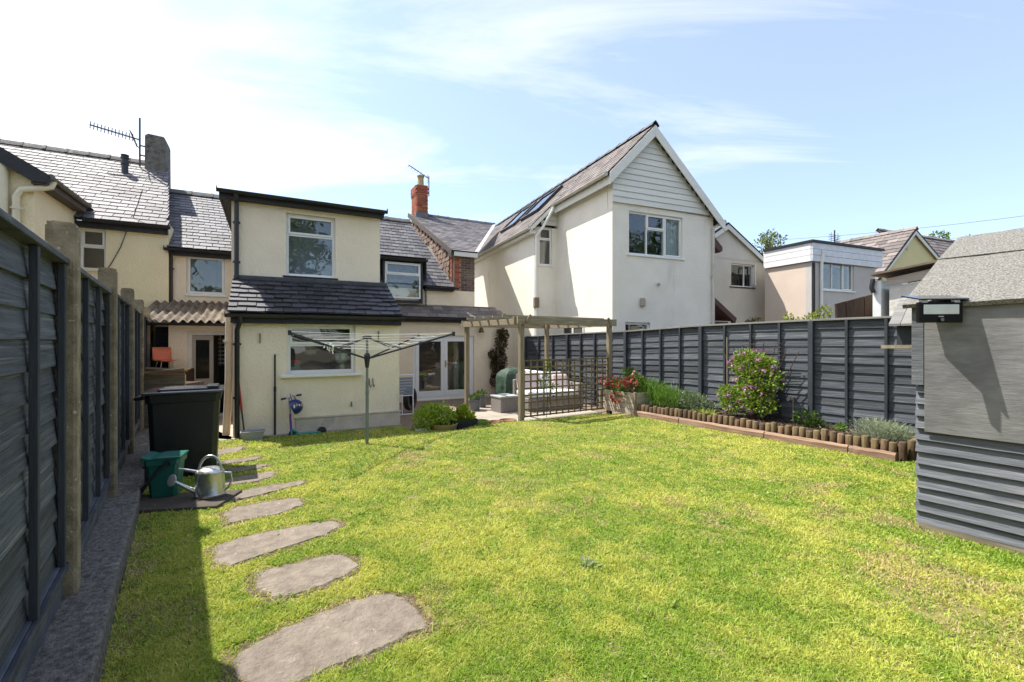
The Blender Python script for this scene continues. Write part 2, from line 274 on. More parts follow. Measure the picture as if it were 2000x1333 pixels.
def window(parent, u0, u1, z0, z1, v, panes, fr=0.055, sill=True, gl=None, back=None, backd=0.5, frame_mat=None, room=True, sillmat=None, sillw=0.07, name='window', roomoff=0.30, rm=0.2):
    """panes: (x0,x1,y0,y1,opens) in 0..1 of the opening; v = plane of the frame's outer face"""
    fm = frame_mat or upvc; mb = MB(); d = 0.06
    mb.box(u0, u1, v, v + d, z0, z0 + fr); mb.box(u0, u1, v, v + d, z1 - fr, z1); mb.box(u0, u0 + fr, v + .001, v + d - .001, z0 + fr, z1 - fr); mb.box(u1 - fr, u1, v + .001, v + d - .001, z0 + fr, z1 - fr)
    rects = []
    for (x0, x1, y0, y1, op) in panes:
        a, b, c, e = u0 + (u1 - u0) * x0, u0 + (u1 - u0) * x1, z0 + (z1 - z0) * y0, z0 + (z1 - z0) * y1
        if x0 > 0: mb.box(a - .02, a + .02, v + .002, v + d - .003, c + .01, e - .01)
        if y0 > 0: mb.box(a + .012, b - .012, v + .003, v + d - .004, c - .025, c + .025)
        i0 = fr if x0 == 0 else .02; i1 = fr if x1 == 1 else .02; j0 = fr if y0 == 0 else .025; j1 = fr if y1 == 1 else .025
        a, b, c, e = a + i0, b - i1, c + j0, e - j1
        if op:
            s = .04; g = .015; p0 = v - .014; mb.box(a - g, b + g, p0, v + .03, c - g, c + s - g); mb.box(a - g, b + g, p0, v + .03, e - s + g, e + g); mb.box(a - g, a + s - g, p0 + .001, v + .03, c + s - g, e - s + g); mb.box(b - s + g, b + g, p0 + .001, v + .03, c + s - g, e - s + g)
            a, b, c, e = a + .024, b - .024, c + .024, e - .024
        rects.append((a, b, c, e))
    w = mb.build(name, fm, parent, bevel=0.004)
    for (a, b, c, e) in rects: MB().box(a - .008, b + .008, v + .026, v + .034, c - .008, e + .008).build('pane', gl or glass, w)
    if sill: MB().box(u0 - sillw, u1 + sillw, v - .09, v + .05, z0 - .045, z0 - .002).build('sill', sillmat or upvc, w, bevel=.006)
    if room:
        rb = MB(); a, b, c, e, f0, f1 = u0 - rm, u1 + rm, z0 - rm, z1 + rm, v + roomoff, v + roomoff + backd
        vs = [(a, f0, c), (b, f0, c), (b, f0, e), (a, f0, e), (a, f1, c), (b, f1, c), (b, f1, e), (a, f1, e)]
        rb.add(vs, [(4, 5, 6, 7), (0, 4, 7, 3), (1, 2, 6, 5), (0, 1, 5, 4), (3, 7, 6, 2)]); rb.build('interior', back or darkroom, w, recalc=False)
    return w
SLATE = {}
def slate_mesh(mat):
    if mat.name not in SLATE:
        SLATE[mat.name] = []
        for k in range(3):
            j = lambda: random.uniform(-.02, .02)
            mb = MB(); mb.add([(-.5, j(), 0), (-.17, j(), 0), (.2, j(), 0), (.5, j(), 0), (.5, 1, 0), (-.5, 1, 0), (-.5, 0 + j(), 1), (-.17, j(), 1), (.2, j(), 1), (.5, j(), 1), (.5, 1, .55), (-.5, 1, .55)],
                              [(5, 4, 3, 2, 1, 0), (6, 7, 8, 9, 10, 11), (0, 1, 7, 6), (1, 2, 8, 7), (2, 3, 9, 8), (3, 4, 10, 9), (5, 0, 6, 11), (4, 5, 11, 10)])
            SLATE[mat.name].append(unitmesh(mb, 'slate', mat))
    return SLATE[mat.name]
def roof_basis(A, B, P):
    A, B, P = Vector(A), Vector(B), Vector(P); x = (B - A).normalized(); y = (P - A); y = (y - x * y.dot(x)).normalized(); z = x.cross(y); return A, x, y, z
def slate_roof(parent, pts, sw, ex, mat, th=0.014, jitter=0.006, name='roof', base=underlay, slates=True, missing=0.0, thick=0.05):
    """pts: roof outline, 3-D local points, first two are the eave (left to right seen from outside)"""
    A, x, y, z = roof_basis(pts[0], pts[1], pts[2]); P2 = [((Vector(p) - A).dot(x), (Vector(p) - A).dot(y)) for p in pts]
    mb = MB().slab(P2, -thick, 0.0); o = mb.build(name, base, parent)
    m = Matrix((x, y, z)).transposed().to_4x4(); m.translation = A; o.matrix_local = m
    if not slates: return o
    meshes = slate_mesh(mat); ymax = max(p[1] for p in P2); ymin = min(p[1] for p in P2); r = 0; yy = ymin - 0.02
    while yy < ymax - 0.03:
        ym = min(max(yy + ex * .6, ymin + .001), ymax - .001); xs = []
        for i in range(len(P2)):
            (x0, y0), (x1, y1) = P2[i], P2[(i + 1) % len(P2)]
            if (y0 - ym) * (y1 - ym) < 0: xs.append(x0 + (x1 - x0) * (ym - y0) / (y1 - y0))
        xs.sort()
        for k in range(0, len(xs) - 1, 2):
            a, b = xs[k], xs[k + 1]; c = a - (sw / 2 if r % 2 else 0)
            while c < b - 0.01:
                s, e = max(c, a), min(c + sw, b); c += sw
                if e - s < 0.04 or random.random() < missing: continue
                hgt = min(ex * 1.55, ymax - yy)
                piece('slate', random.choice(meshes), o, ((s + e) / 2, yy + random.uniform(-jitter, jitter), 0.006 + th * 1.15), (-th * 1.1 / max(hgt, .05) + random.uniform(-.012, .012), random.uniform(-.012, .012), random.uniform(-.014, .014)), (e - s - .012, hgt, th))
        yy += ex; r += 1
    return o
def ridge(parent, p, q, n, r=0.11, mat=None):
    p, q = Vector(p), Vector(q); d = (q - p); ln = d.length / n; mb = MB(); t = d.normalized(); s = t.cross(Vector((0, 0, 1))).normalized()
    prof = [(-r, -r * .75), (-r * .55, -.02), (0, .045), (r * .55, -.02), (r, -r * .75)]
    for k, (e0, e1, up) in enumerate(((0, ln * .9, 0), (ln * .9, ln * 1.02, .012))):
        vs = [(e, a * (1 + up * 3), b + up) for e in (e0, e1) for a, b in prof] + [(e, a * .85, b - .02) for e in (e0, e1) for a, b in prof]
        fs = [(i, i + 1, i + 6, i + 5) for i in range(4)] + [(10 + i, 15 + i, 16 + i, 11 + i) for i in range(4)] + [(i + 1, i, 10 + i, 11 + i) for i in range(4)] + [(5 + i, 6 + i, 16 + i, 15 + i) for i in range(4)]
        mb.add(vs, fs)
    me = unitmesh(mb, 'ridge_tile', mat or ridgem); rot = Matrix((t, s * -1, t.cross(s * -1))).transposed().to_euler()
    for i in range(n): piece('ridge_tile', me, parent, p + t * ln * i + Vector((0, 0, random.uniform(-.006, .006))), rot)
def gutter(parent, p, q, r=0.055, mat=None, name='gutter'):
    p, q = Vector(p), Vector(q); t = (q - p).normalized(); s = t.cross(Vector((0, 0, 1))).normalized(); n = 8; vs = []
    for e in (p, q):
        for rr in (r, r * .86):
            for j in range(n + 1): a = math.pi + math.pi * j / n; vs.append(e + s * (rr * math.cos(a)) + Vector((0, 0, rr * math.sin(a))))
    k = n + 1; fs = []
    for j in range(n): fs += [(j, j + 1, 2 * k + j + 1, 2 * k + j), (k + j + 1, k + j, 3 * k + j, 3 * k + j + 1), (j + 1, j, k + j, k + j + 1), (2 * k + j, 2 * k + j + 1, 3 * k + j + 1, 3 * k + j)]
    for a in (0, n): fs.append((a, k + a, 3 * k + a, 2 * k + a))
    mb = MB().add(vs, fs)
    for e in (p, q):                       # stop ends
        mb.tube([e - t * .004, e + t * .004], r * 1.02, 12)
    return mb.build(name, mat or black, parent, smooth=True)
def pipe(parent, pts, r=0.034, mat=None, clips=(), name='downpipe'):
    mb = MB().tube(pts, r, 12)
    for c in clips: mb.tube([Vector(c) - Vector((0, 0, .022)), Vector(c) + Vector((0, 0, .022))], r * 1.22, 12); mb.box(c[0] - r * 1.6, c[0] + r * 1.6, c[1] - .01, c[1] + .02, c[2] - .015, c[2] + .015)
    return mb.build(name, mat or black, parent, smooth=True)
def set_col(me, cols):
    a = me.color_attributes.new('Col', 'FLOAT_COLOR', 'POINT'); c = np.ones((len(me.vertices), 4), np.float32); c[:, :3] = cols; a.data.foreach_set('color', c.ravel())
def leaves(name, parent, P, Nrm, size, cols, mat=None, aspect=2.0, loc=None):
    """P: n x 3 leaf bases, Nrm: n x 3 growth directions, size: n, cols: n x 3; each leaf a folded two-quad blade"""
    n = len(P); d = Nrm / (np.linalg.norm(Nrm, axis=1, keepdims=True) + 1e-9); r = rng.normal(size=(n, 3)); s = np.cross(d, r); s /= np.linalg.norm(s, axis=1, keepdims=True) + 1e-9; up = np.cross(s, d)
    L_ = size[:, None]; w = L_ / aspect / 2
    v = np.stack([P, P + d * L_ * .45 + s * w + up * w * .35, P + d * L_ - up * L_ * .12, P + d * L_ * .45 - s * w + up * w * .35, P + d * L_ * .5], 1).reshape(-1, 3)
    b = np.arange(n)[:, None] * 5; f = np.concatenate([b + [0, 1, 4], b + [1, 2, 4], b + [2, 3, 4], b + [3, 0, 4]], 1).reshape(-1, 3)
    me = bpy.data.meshes.new(name); me.vertices.add(len(v)); me.vertices.foreach_set('co', v.astype(np.float32).ravel()); me.loops.add(f.size); me.loops.foreach_set('vertex_index', f.astype(np.int32).ravel())
    me.polygons.add(len(f)); me.polygons.foreach_set('loop_start', np.arange(0, f.size, 3, dtype=np.int32)); me.update(); me.validate(); set_col(me, np.repeat(cols, 5, 0)); return link(name, me, mat or leaf, parent, loc=loc)
def tint(n, a, b, v=0.25):
    t = rng.random((n, 1)); c = np.array(a) * (1 - t) + np.array(b) * t; return c * (1 + rng.uniform(-v, v, (n, 1)))
def blob_points(n, blobs, shell=0.55):
    """points spread through ellipsoid clumps (cx,cy,cz,rx,ry,rz); denser towards the outside"""
    w = np.array([b[3] * b[4] * b[5] for b in blobs]) ** .7; k = rng.choice(len(blobs), n, p=w / w.sum()); B = np.array(blobs)[k]; d = rng.normal(size=(n, 3)); d /= np.linalg.norm(d, axis=1, keepdims=True)
    r = shell + (1 - shell) * rng.random((n, 1)) ** .6; r *= rng.uniform(.75, 1.12, (n, 1)); return B[:, :3] + d * r * B[:, 3:], d
# ================================================================ frames of the place
HF = Fr(gp(455, 857), 28)                               # terrace: lean-to rear wall
LF = Fr(gp(118, 1160, .155), math.degrees(math.atan2(889, -650)))   # left fence, u runs away from the camera, v outwards
RN = Fr(gp(1673, 835, .2), -56.2)                       # right fence, u runs towards the camera, v outwards
RF = Fr(((1196 - CX) / F * 11.8, 11.8), 23)             # white house: gable front
SH = Fr(gp(1790, 1030), -56.2)                          # shed side wall, far corner
def hseg(px0, px1, py0, py1, v, fr=None):
    fr = fr or HF; a, b = fr.U(px0, v), fr.U(px1, v); m = (px0 + px1) / 2
    return a, b, fr.Z(m, py1, v), fr.Z(m, py0, v)

# ================================================================ ground
struct(MB().slab([(-400, -150), (400, -150), (400, 900), (-400, 900)], -.6, -.22).build('ground', groundm))
KV = -.235                                              # inner face of the kerb wall
edge = [LF.w(-4.5, KV - .0), LF.w(4.4, KV), gp(330, 905), gp(400, 871), gp(430, 861), gp(456, 859), gp(620, 847), gp(782, 832), gp(815, 843), gp(895, 840), gp(950, 829), gp(1020, 823), gp(1100, 815), gp(1170, 809), gp(1240, 811), gp(1755, 902), gp(1800, 905), SH.w(.02, .3), SH.w(2.9, .3), (3.9, -3.2)]
edge.insert(0, (-1.2, -3.2)) if False else None
lawn = struct(MB().slab(edge, -.25, 0.0).build('lawn', lawnsoil))
struct(MB().slab([LF.w(4.1, -.2), gp(430, 878), HF.w(.1, -.12), HF.w(.1, 2.75), HF.w(-3.2, 2.9), LF.w(10.4, -.1)], -.25, -.012).build('path', pathm))
patio = struct(MB().slab([HF.w(2.6, -.3), gp(815, 841), gp(895, 838), gp(950, 827), gp(1020, 821), gp(1170, 807), RN.w(-4.2, .05), RN.w(-9.6, .05), HF.w(7.2, 4.1), HF.w(2.6, 4.1)], -.25, -.15).build('patio_gravel', gravelm))
strip = struct(MB().box(-.02, 2.66, -.10, .02, -.2, .012).build('kerb_strip', pathm)); strip.location = (HF.o[0], HF.o[1], 0); strip.rotation_euler = (0, 0, HF.a)
# raised bed along the right fence
bu0 = RN.U(1250, -.93); bed = MB().slab([RN.w(bu0, -.93), RN.w(.83, -.93), RN.w(.98, -.1), RN.w(.98, .06), RN.w(bu0 - .3, .06)], -.25, .17)
struct(bed.build('bed_soil', soil))
nb = 2600; bu = rng.uniform(bu0 + .05, .9, nb); bv = rng.uniform(-.85, -.04, nb); bp = np.array([RN.w(a, b) for a, b in zip(bu, bv)])
crumb = leaves('bark_chips', None, np.c_[bp, np.full(nb, .168) + rng.random(nb) * .012], np.c_[rng.normal(size=(nb, 2)), rng.uniform(-.1, .5, nb)], rng.uniform(.02, .06, nb), tint(nb, (.16, .105, .065), (.05, .033, .022)), aspect=2.4); crumb['kind'] = 'stuff'; crumb['label'] = 'brown bark chips on the raised flower bed'; crumb['category'] = 'bark chips'

# ================================================================ left fence
kerb = MB()
ks = [(-4.6, 0), (-2.7, .01), (-1.1, -.008), (.3, .006), (1.6, -.006), (2.9, .012), (4.2, 0), (6.0, .01), (11, 0)]
for (a, da), (b, db) in zip(ks[:-1], ks[1:]):
    kerb.slab([(a, KV + da), (b, KV + db), (b, .16), (a, .16)], -.3, .155 + random.uniform(-.006, .006))
ko = kerb.build('concrete_kerb_wall', kerbm, bevel=.015); ko.location = (LF.o[0], LF.o[1], 0); ko.rotation_euler = (0, 0, LF.a); tag(ko, 'low rough concrete kerb wall running under the left fence', 'kerb wall')
def wany(n=4, L_=1.0, h=.15, mat=fencewood):
    out = []
    for k in range(n):
        mb = MB(); seg = 9; ph = random.uniform(0, 6); am = random.uniform(.004, .012); vs = []
        for i in range(seg + 1):
            x = L_ * i / seg; z0 = am * math.sin(ph + i * 1.1) + am * .6 * math.sin(ph * 2 + i * 2.3); vs += [(x, -.011, z0), (x, .002, z0 + .004), (x, .004, h), (x, -.004, h)]
        fs = []
        for i in range(seg):
            b = i * 4; fs += [(b, b + 4, b + 5, b + 1), (b + 1, b + 5, b + 6, b + 2), (b + 2, b + 6, b + 7, b + 3), (b + 3, b + 7, b + 4, b)]
        fs += [(0, 1, 2, 3), tuple(seg * 4 + i for i in (3, 2, 1, 0))]; mb.add(vs, fs); out.append(unitmesh(mb, 'slat', mat))
    return out
slatL = wany(5, 1.0, 1.0)
def lap_panel(parent, u0, u1, z0, z1, battens, rows, v=0.0, zs=None, capmat=None, bat_w=.04, slope=0.0):
    """lap panel: frame rail mesh with slats, battens and cap rail as its pieces; slope lowers the u0 end's neighbour linearly"""
    mb = MB().box(u0, u1, v + .032, v + .042, z0 + .01, z1 - .02); p = mb.build('panel', fencedark, parent)
    h = (z1 - .03 - z0) / rows
    for r in range(rows):
        piece('slat', random.choice(slatL), p, (u0 + .004, v + .010 + random.uniform(-.003, .003), z0 + h * r - .012 + random.uniform(-.006, .006)), (-.07 + random.uniform(-.025, .02), random.uniform(-.004, .004), random.uniform(-.003, .003)), (u1 - u0 - .008, 1, h * 1.22))
    for b in battens: MB().box(b - bat_w / 2, b + bat_w / 2, v - .036, v - .006, z0 - .01, z1 - .032).build('batten', fencedark, p, bevel=.003)
    MB().box(u0, u1, v - .046, v + .044, z1 - .03, z1).build('cap_rail', capmat or fencewood, p, bevel=.004)
    return p
lf = at_frame('left_fence', 'grey lapped timber fence between tall concrete posts, in shade on the left', 'fence', LF); lf.name = 'timber_fence'
posts = [-3.88, -1.94, 0.0, 1.94, 3.88, 5.82, 7.76, 9.7]
pm = MB(); poly = [(-.055, -.075), (.055, -.075), (.062, -.06), (.062, .05), (-.062, .05), (-.062, -.06)]
zt = 2.21
pm.slab(poly, 0, zt - .155 - .03); pm.slab([(-.055, -.068), (.055, -.068), (.055, .045), (-.055, .045)], zt - .155 - .03, zt - .155 - .008); pm.slab([(-.035, -.05), (.035, -.05), (.035, .03), (-.035, .03)], zt - .155 - .008, zt - .155)
pmesh = unitmesh(pm, 'post', concrete)
for i, u in enumerate(posts): piece('post', pmesh, lf, (u, 0, .15), (0, 0, 0))
for a, b in zip(posts[:-1], posts[1:]):
    a, b = a + .05, b - .05; w = b - a
    lap_panel(lf, a + .004, b - .004, .35, 2.0 + random.uniform(-.015, .015), [a + .05, a + w * .34, a + w * .66, b - .05], 12)
    MB().box(a, b, -.018, .03, .157, .345).build('gravel_board', fencewood, lf, bevel=.004)
    MB().box(a + .001, b - .001, -.042, -.019, .30, .343).build('ledge_rail', fencewood, lf, bevel=.004)

# ================================================================ right fence
rf = at_frame('right_fence', 'long dark grey lapped timber fence in sun along the right boundary', 'fence', RN); rf.name = 'timber_fence'
rp = [-8.87, -6.84, -4.70, -2.68, -.63, 1.40, 3.4]; tops = {-8.87: 1.705, -6.84: 1.76, -4.70: 1.80, -2.68: 1.88, -.63: 1.915, 1.40: 1.925, 3.4: 1.93}
def ztop(u):
    k = sorted(tops); return float(np.interp(u, k, [tops[i] for i in k]))
for i, (a, b) in enumerate(zip(rp[:-1], rp[1:])):
    zb = .10 if i > 1 else -.1; w = b - a; h0, h1 = ztop(a), ztop(b)
    nm = 3 if i not in (0,) else 2
    holder = MB().box(a + .01, b - .01, .032, .042, zb + .02, min(h0, h1) - .03).build('panel', fencedark, rf)
    rows = 13; hh = ((h0 + h1) / 2 - .03 - zb) / rows; sl = math.atan2(h1 - h0, w)
    for r in range(rows):
        t = (r + .5) / rows; zl = zb + hh * r - (h1 - h0) / 2 * t
        piece('slat', random.choice(slatL), holder, (a + .006, .004 + random.uniform(-.003, .003), zl - .01 + random.uniform(-.006, .006)), (-.07 + random.uniform(-.03, .02), -sl * t + random.uniform(-.006, .006), 0), (w - .012, 1.2, hh * 1.22))
    for k in range(1, nm + 1):
        x = a + w * k / (nm + 1); MB().box(x - .02, x + .02, -.05, -.014, zb, ztop(x) - .04).build('batten', fencedark, holder, bevel=.003)
    MB().bar((a + .004, -.006, h0 - .015), (b - .004, -.006, h1 - .015), .085, .032).build('cap_rail', greyrail, holder, bevel=.003)
for u in rp: MB().box(u - .038, u + .038, -.075, .0, -.2, ztop(u) - .034).build('post', fencedark, rf, bevel=.004)

# ================================================================ house with cream rear wing (the subject)
h1 = at_frame('cream_house', 'cream rendered cottage with two storey rear wing and slate lean-to', 'house', HF)
LW = HF.U(780) ; PV = 1.0; QV = HF.loc(gp(810, 783, -.15))[1]; ML = 4.4; MR = max(4.45, QV + .35)
kw = hseg(560, 694, 633, 730, 0)
lean = wall_mb(MB(), 0, LW, -.2, 1.97, 0, .22, [kw]); lean.box(0, .2, .22, 4.38, -.2, 1.95); lean.box(LW - .2, LW, .22, MR, -.2, 1.95)
lean.build('lean_to_wall', cream, h1)
pz = HF.Z(680, 808.5); MB().box(HF.U(577), LW + .012, -.03, -.003, -.2, pz - .03).build('plinth', plinthm, h1, bevel=.01)
MB().box(HF.U(575), LW + .02, -.04, -.003, pz - .03, pz).build('plinth_top', plinthm, h1, bevel=.006)
w = window(h1, *kw, .075, [(0, 1, 0, .58, False), (0, 1, .58, 1, True)], fr=.06, back=M('kitchen_interior', (.27, .235, .19), (.2, .17, .14), 1.5, .9), backd=1.3, sillw=.06, sill=False)
MB().box(HF.U(547), HF.U(706), -.075, .08, kw[2] - .05, kw[2] - .003).build('sill', upvc, w, bevel=.006)
ur = lambda f: kw[0] + (kw[1] - kw[0]) * f
zr = lambda f: kw[2] + (kw[3] - kw[2]) * f
# lean-to roof, gutter, fascia
ez0 = 1.985; ov = .13; ul, urr = HF.U(444, -ov), HF.U(786, -ov); tz = 2.635
slate_roof(h1, [(ul, -ov, ez0), (urr, -ov, ez0 + .01), (urr - .02, PV, tz + .01), (ul, PV, tz)], .26, .175, slate_dark, th=.028, jitter=.02)
MB().box(ul + .04, urr - .015, -ov + .02, -.004, ez0 - .15, ez0 - .055).build('fascia', blackwood, h1)
gutter(h1, (ul - .03, -ov - .04, ez0 - .012), (urr + .02, -ov - .04, ez0 - .005), .055)
MB().bar((ul + .02, PV - .035, tz + .03), (urr - .04, PV - .035, tz + .04), .012, .13, up=(0, -.5, .85)).build('flashing', lead, h1)
dx = HF.U(463, -.06)
pipe(h1, [(dx + .05, -ov - .04, ez0 - .05), (dx + .05, -ov - .04, ez0 - .12), (dx, -.055, ez0 - .26), (dx, -.055, .02)], .036, black, [(dx, -.055, 1.5), (dx, -.055, .65)])
for px, py in ((508, 660), (739, 655)):                     # rusty wall brackets
    a, b = HF.U(px), HF.Z(px, py); bm = MB().box(a - .008, a + .008, -.03, .001, b - .09, b + .07).tube([(a, -.01, b + .05), (a, -.045, b + .04), (a, -.05, b)], .006, 6); bm.build('wall_bracket', M('rusty_iron', (.22, .17, .12), rough=.9), h1)
a, b = HF.U(686), HF.Z(686, 789); MB().tube([(a, 0, b - .03), (a, -.06, b - .01), (a - .01, -.07, b + .03)], .008, 6).tube([(a, -.03, b - .05), (a, -.03, b + .04)], .012, 6).build('garden_tap', M('rusty_iron', (.22, .17, .12), rough=.9), h1, smooth=True)
# two storey wing
WL, WR = HF.U(452, PV), HF.U(742, PV); wt = 4.10
ww = hseg(558.5, 655, 421, 541, PV)
wing = wall_mb(MB(), WL, WR, 2.45, wt, PV, .22, [ww]); wing.box(WL, WL + .2, PV + .22, 4.6, 1.9, wt); wing.box(WR - .2, WR, PV + .22, 6.0, 1.9, wt); wing.build('wing_wall', cream, h1)
window(h1, *ww, PV + .075, [(0, 1, 0, .67, False), (0, 1, .67, 1, True)], fr=.05, back=greyblind, backd=.12, sillmat=blackwood, sillw=.05)
rl = HF.U(427, PV - .2) ; rz = wt + .10
slate_roof(h1, [(rl, PV - .17, rz - .02), (WR + .06, PV - .17, rz - .02), (WR + .06, 6.6, rz + .33), (rl, 6.6, rz + .33)], .4, .35, slate_dark, slates=False, thick=.09)
MB().box(rl + .02, WR + .05, PV - .155, PV - .004, wt - .06, rz - .085).build('fascia', blackwood, h1)
MB().box(rl + .03, WL - .004, PV - .004, 6.5, wt - .06, wt - .03).build('soffit', blackwood, h1)
MB().box(rl + .0, rl + .028, PV - .15, 6.5, wt - .075, rz + .0).build('verge_board', blackwood, h1)
gutter(h1, (rl - .03, PV - .22, rz - .035), (WR + .10, PV - .22, rz - .045), .055)
dx = HF.U(462, PV - .06)
pipe(h1, [(dx, PV - .22, rz - .08), (dx, PV - .19, rz - .16), (dx, PV - .055, rz - .2), (dx, PV - .055, 2.66)], .036, black, [(dx, PV - .055, 3.65), (dx, PV - .055, 2.95)])
# main range, left of the wing
mu0, mu1 = HF.U(329, ML), WL
mw = hseg(364, 440, 501, 576, ML)
wall_mb(MB(), mu0, mu1 + .1, -.2, 3.66, ML, .22, [mw]).build('main_wall', pinkcream, h1)
window(h1, *mw, ML + .06, [(0, 1, 0, 1, True)], fr=.045, sill=True, sillw=.03, back=greycurtain, backd=.5)
ez = HF.Z(390, 488, ML - .15); rzg = 5.6
slate_roof(h1, [(mu0, ML - .17, ez), (mu1 + .2, ML - .17, ez), (mu1 + .2, 6.9, rzg), (HF.U(329, 6.9), 6.9, rzg)], .25, .17, slate)
ridge(h1, (HF.U(331, 6.9), 6.9, rzg + .07), (2.6, 6.9, rzg + .07), 9)
MB().box(mu0 + .02, WL - .02, ML - .13, ML - .004, ez - .16, ez - .05).build('fascia', blackwood, h1); gutter(h1, (mu0 - .05, ML - .22, ez - .03), (WL - .02, ML - .22, ez - .03), .055)
dx = HF.U(334, ML - .06); pipe(h1, [(dx, ML - .2, ez - .08), (dx, ML - .055, ez - .22), (dx, ML - .055, 2.45)], .036, black, [(dx, ML - .055, 3.2)])
# porch with corrugated roof
PF = 2.62; p0 = HF.U(262, PF); p1 = -.02; zf, zb_ = HF.Z(390, 631, PF - .2), HF.Z(390, 592, ML)
mb = MB(); nx = 120; vs = []
for i in range(nx + 1):
    x = p0 + (p1 - p0) * i / nx; wv = .03 * math.sin(2 * math.pi * x / .146)
    for t in (0, 1): vs.append((x, PF - .2 + (ML - PF + .2) * t, zf + (zb_ - zf) * t + wv + .03))
for i in range(nx + 1):
    x = p0 + (p1 - p0) * i / nx; wv = .03 * math.sin(2 * math.pi * x / .146)
    for t in (0, 1): vs.append((x, PF - .2 + (ML - PF + .2) * t, zf + (zb_ - zf) * t + wv + .022))
o_ = 2 * (nx + 1); fs = [(2 * i, 2 * i + 2, 2 * i + 3, 2 * i + 1) for i in range(nx)] + [(o_ + 2 * i, o_ + 2 * i + 1, o_ + 2 * i + 3, o_ + 2 * i + 2) for i in range(nx)] + [(2 * i, o_ + 2 * i, o_ + 2 * i + 2, 2 * i + 2) for i in range(nx)]
mb.add(vs, fs).build('corrugated_roof', M('corrugated_cement', (.26, .215, .165), (.09, .073, .055), 6, .95, .01, 24, c3=(.07, .055, .04), s3=5, t3=.52, w3=.1), h1, smooth=True, recalc=False)
gutter(h1, (p0, PF - .24, zf - .01), (p1 - .05, PF - .24, zf - .01), .05)
dr = (HF.U(366, PF), HF.U(446, PF), -.15, HF.Z(400, 648, PF))
pl = HF.U(329, PF)
wall_mb(MB(), pl, p1 - .003, -.2, zf - .03, PF, .15, [dr]).box(pl + .003, pl + .12, PF + .15, ML, -.2, zf - .03).build('porch_wall', pinkcream, h1)
window(h1, dr[0], dr[1], -.012, dr[3], PF + .04, [], fr=.07, sill=False, room=False, name='door_frame', frame_mat=M('grey_white_paint', (.68, .66, .60), rough=.5))
dm = M('mushroom_paint', (.40, .345, .30), (.36, .31, .27), 4, .5)
d0, d1 = HF.U(372, PF + .1), HF.U(417, PF + .1); dz = dr[3] - .07; db = MB(); v0 = PF + .08
db.box(d0, d1, v0, v0 + .04, .0, .78); db.box(d0, d1, v0, v0 + .04, dz - .1, dz); db.box(d0, d0 + .09, v0 + .001, v0 + .039, .78, dz - .1); db.box(d1 - .07, d1, v0 + .001, v0 + .039, .78, dz - .1)
bd = db.build('back_door', dm, h1, bevel=.004); MB().box(d0 + .08, d1 - .06, v0 + .016, v0 + .022, .77, dz - .09).build('pane', glassr, bd)
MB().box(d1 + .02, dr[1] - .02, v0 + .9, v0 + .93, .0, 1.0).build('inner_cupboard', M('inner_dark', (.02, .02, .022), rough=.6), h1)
bl = MB()
for k in range(7): bl.box(d1 + .0, dr[1] - .04, v0 + 1.0, v0 + 1.01, 1.03 + k * .09, 1.07 + k * .09)
for k in range(4): bl.box(d1 + .03 + k * .1, d1 + .05 + k * .1, v0 + .985, v0 + .997, .98, 1.7)
bl.build('inner_blind', upvc, h1)
MB().box(pl, p1, 4.2, 4.3, -.2, 2.2).build('porch_back_wall', M('kitchen_interior', (.27, .235, .19)), h1)
bp = MB(); b0, b1 = HF.U(303, PF + .3), pl - .01
blk = MB().box(b0, b1, PF + .34, PF + .36, 0, zf - .1).build('black_screen', black, h1)
for k in range(11): MB().box(b0, b1, PF + .315, PF + .335, .1 + k * .16, .1 + k * .16 + .135).build('board', blackwood, blk)
# soil pipe
sx = HF.U(446, .1); so = pipe(h1, [(sx, .25, 2.02), (sx - .0, .25, 1.0), (sx - .04, .25, .02)], .055, M('peach_paint', (.66, .52, .36), (.56, .44, .31), 4, .6), [(sx, .25, 1.55)], name='soil_pipe')
# French door wall
fd = (HF.U(808, QV), HF.U(926, QV), -.15, HF.Z(860, 656, QV)); qr = HF.U(984, QV); qz = HF.Z(860, 622, QV)
wall_mb(MB(), LW + .002, qr, -.25, qz, QV, .2, [fd]).box(qr - .2, qr, QV + .2, MR, -.25, qz).build('patio_wall', pinkcream, h1)
fdw = window(h1, fd[0], fd[1], fd[2], fd[3], QV + .06, [], fr=.07, sill=False, name='french_doors', back=M('lounge_interior', (.13, .11, .085), (.09, .075, .06), 2, .9), backd=1.6)
mid = (fd[0] + fd[1]) / 2
for a, b in ((fd[0] + .072, mid - .002), (mid + .002, fd[1] - .072)):
    db = MB(); v0 = QV + .05; z0, z1 = fd[2] + .072, fd[3] - .072; sw = .1
    db.box(a, b, v0, v0 + .06, z0, z0 + .17); db.box(a, b, v0, v0 + .06, z1 - sw, z1); db.box(a, a + sw, v0 + .001, v0 + .059, z0 + .17, z1 - sw); db.box(b - sw, b, v0 + .001, v0 + .059, z0 + .17, z1 - sw)
    db.build('door_leaf', upvc, fdw, bevel=.005); MB().box(a + sw - .01, b - sw + .01, v0 + .026, v0 + .034, z0 + .16, z1 - sw + .01).build('pane', glass, fdw)
MB().box(mid + .02, mid + .055, QV + .035, QV + .05, .78, .98).box(mid + .03, mid + .045, QV + .01, QV + .036, .87, .89).box(mid + .03, mid + .13, QV - .004, QV + .01, .872, .888).build('handle', M('brass', (.5, .36, .14), rough=.4, metal=.8), fdw)
dzt = HF.Z(880, 598, MR)
slate_roof(h1, [(LW + .08, QV - .2, qz + .02), (qr + .15, QV - .2, qz + .02), (qr - .2, MR, dzt), (LW + .0, MR, dzt)], .3, .2, slate_brown, th=.01, jitter=.004)
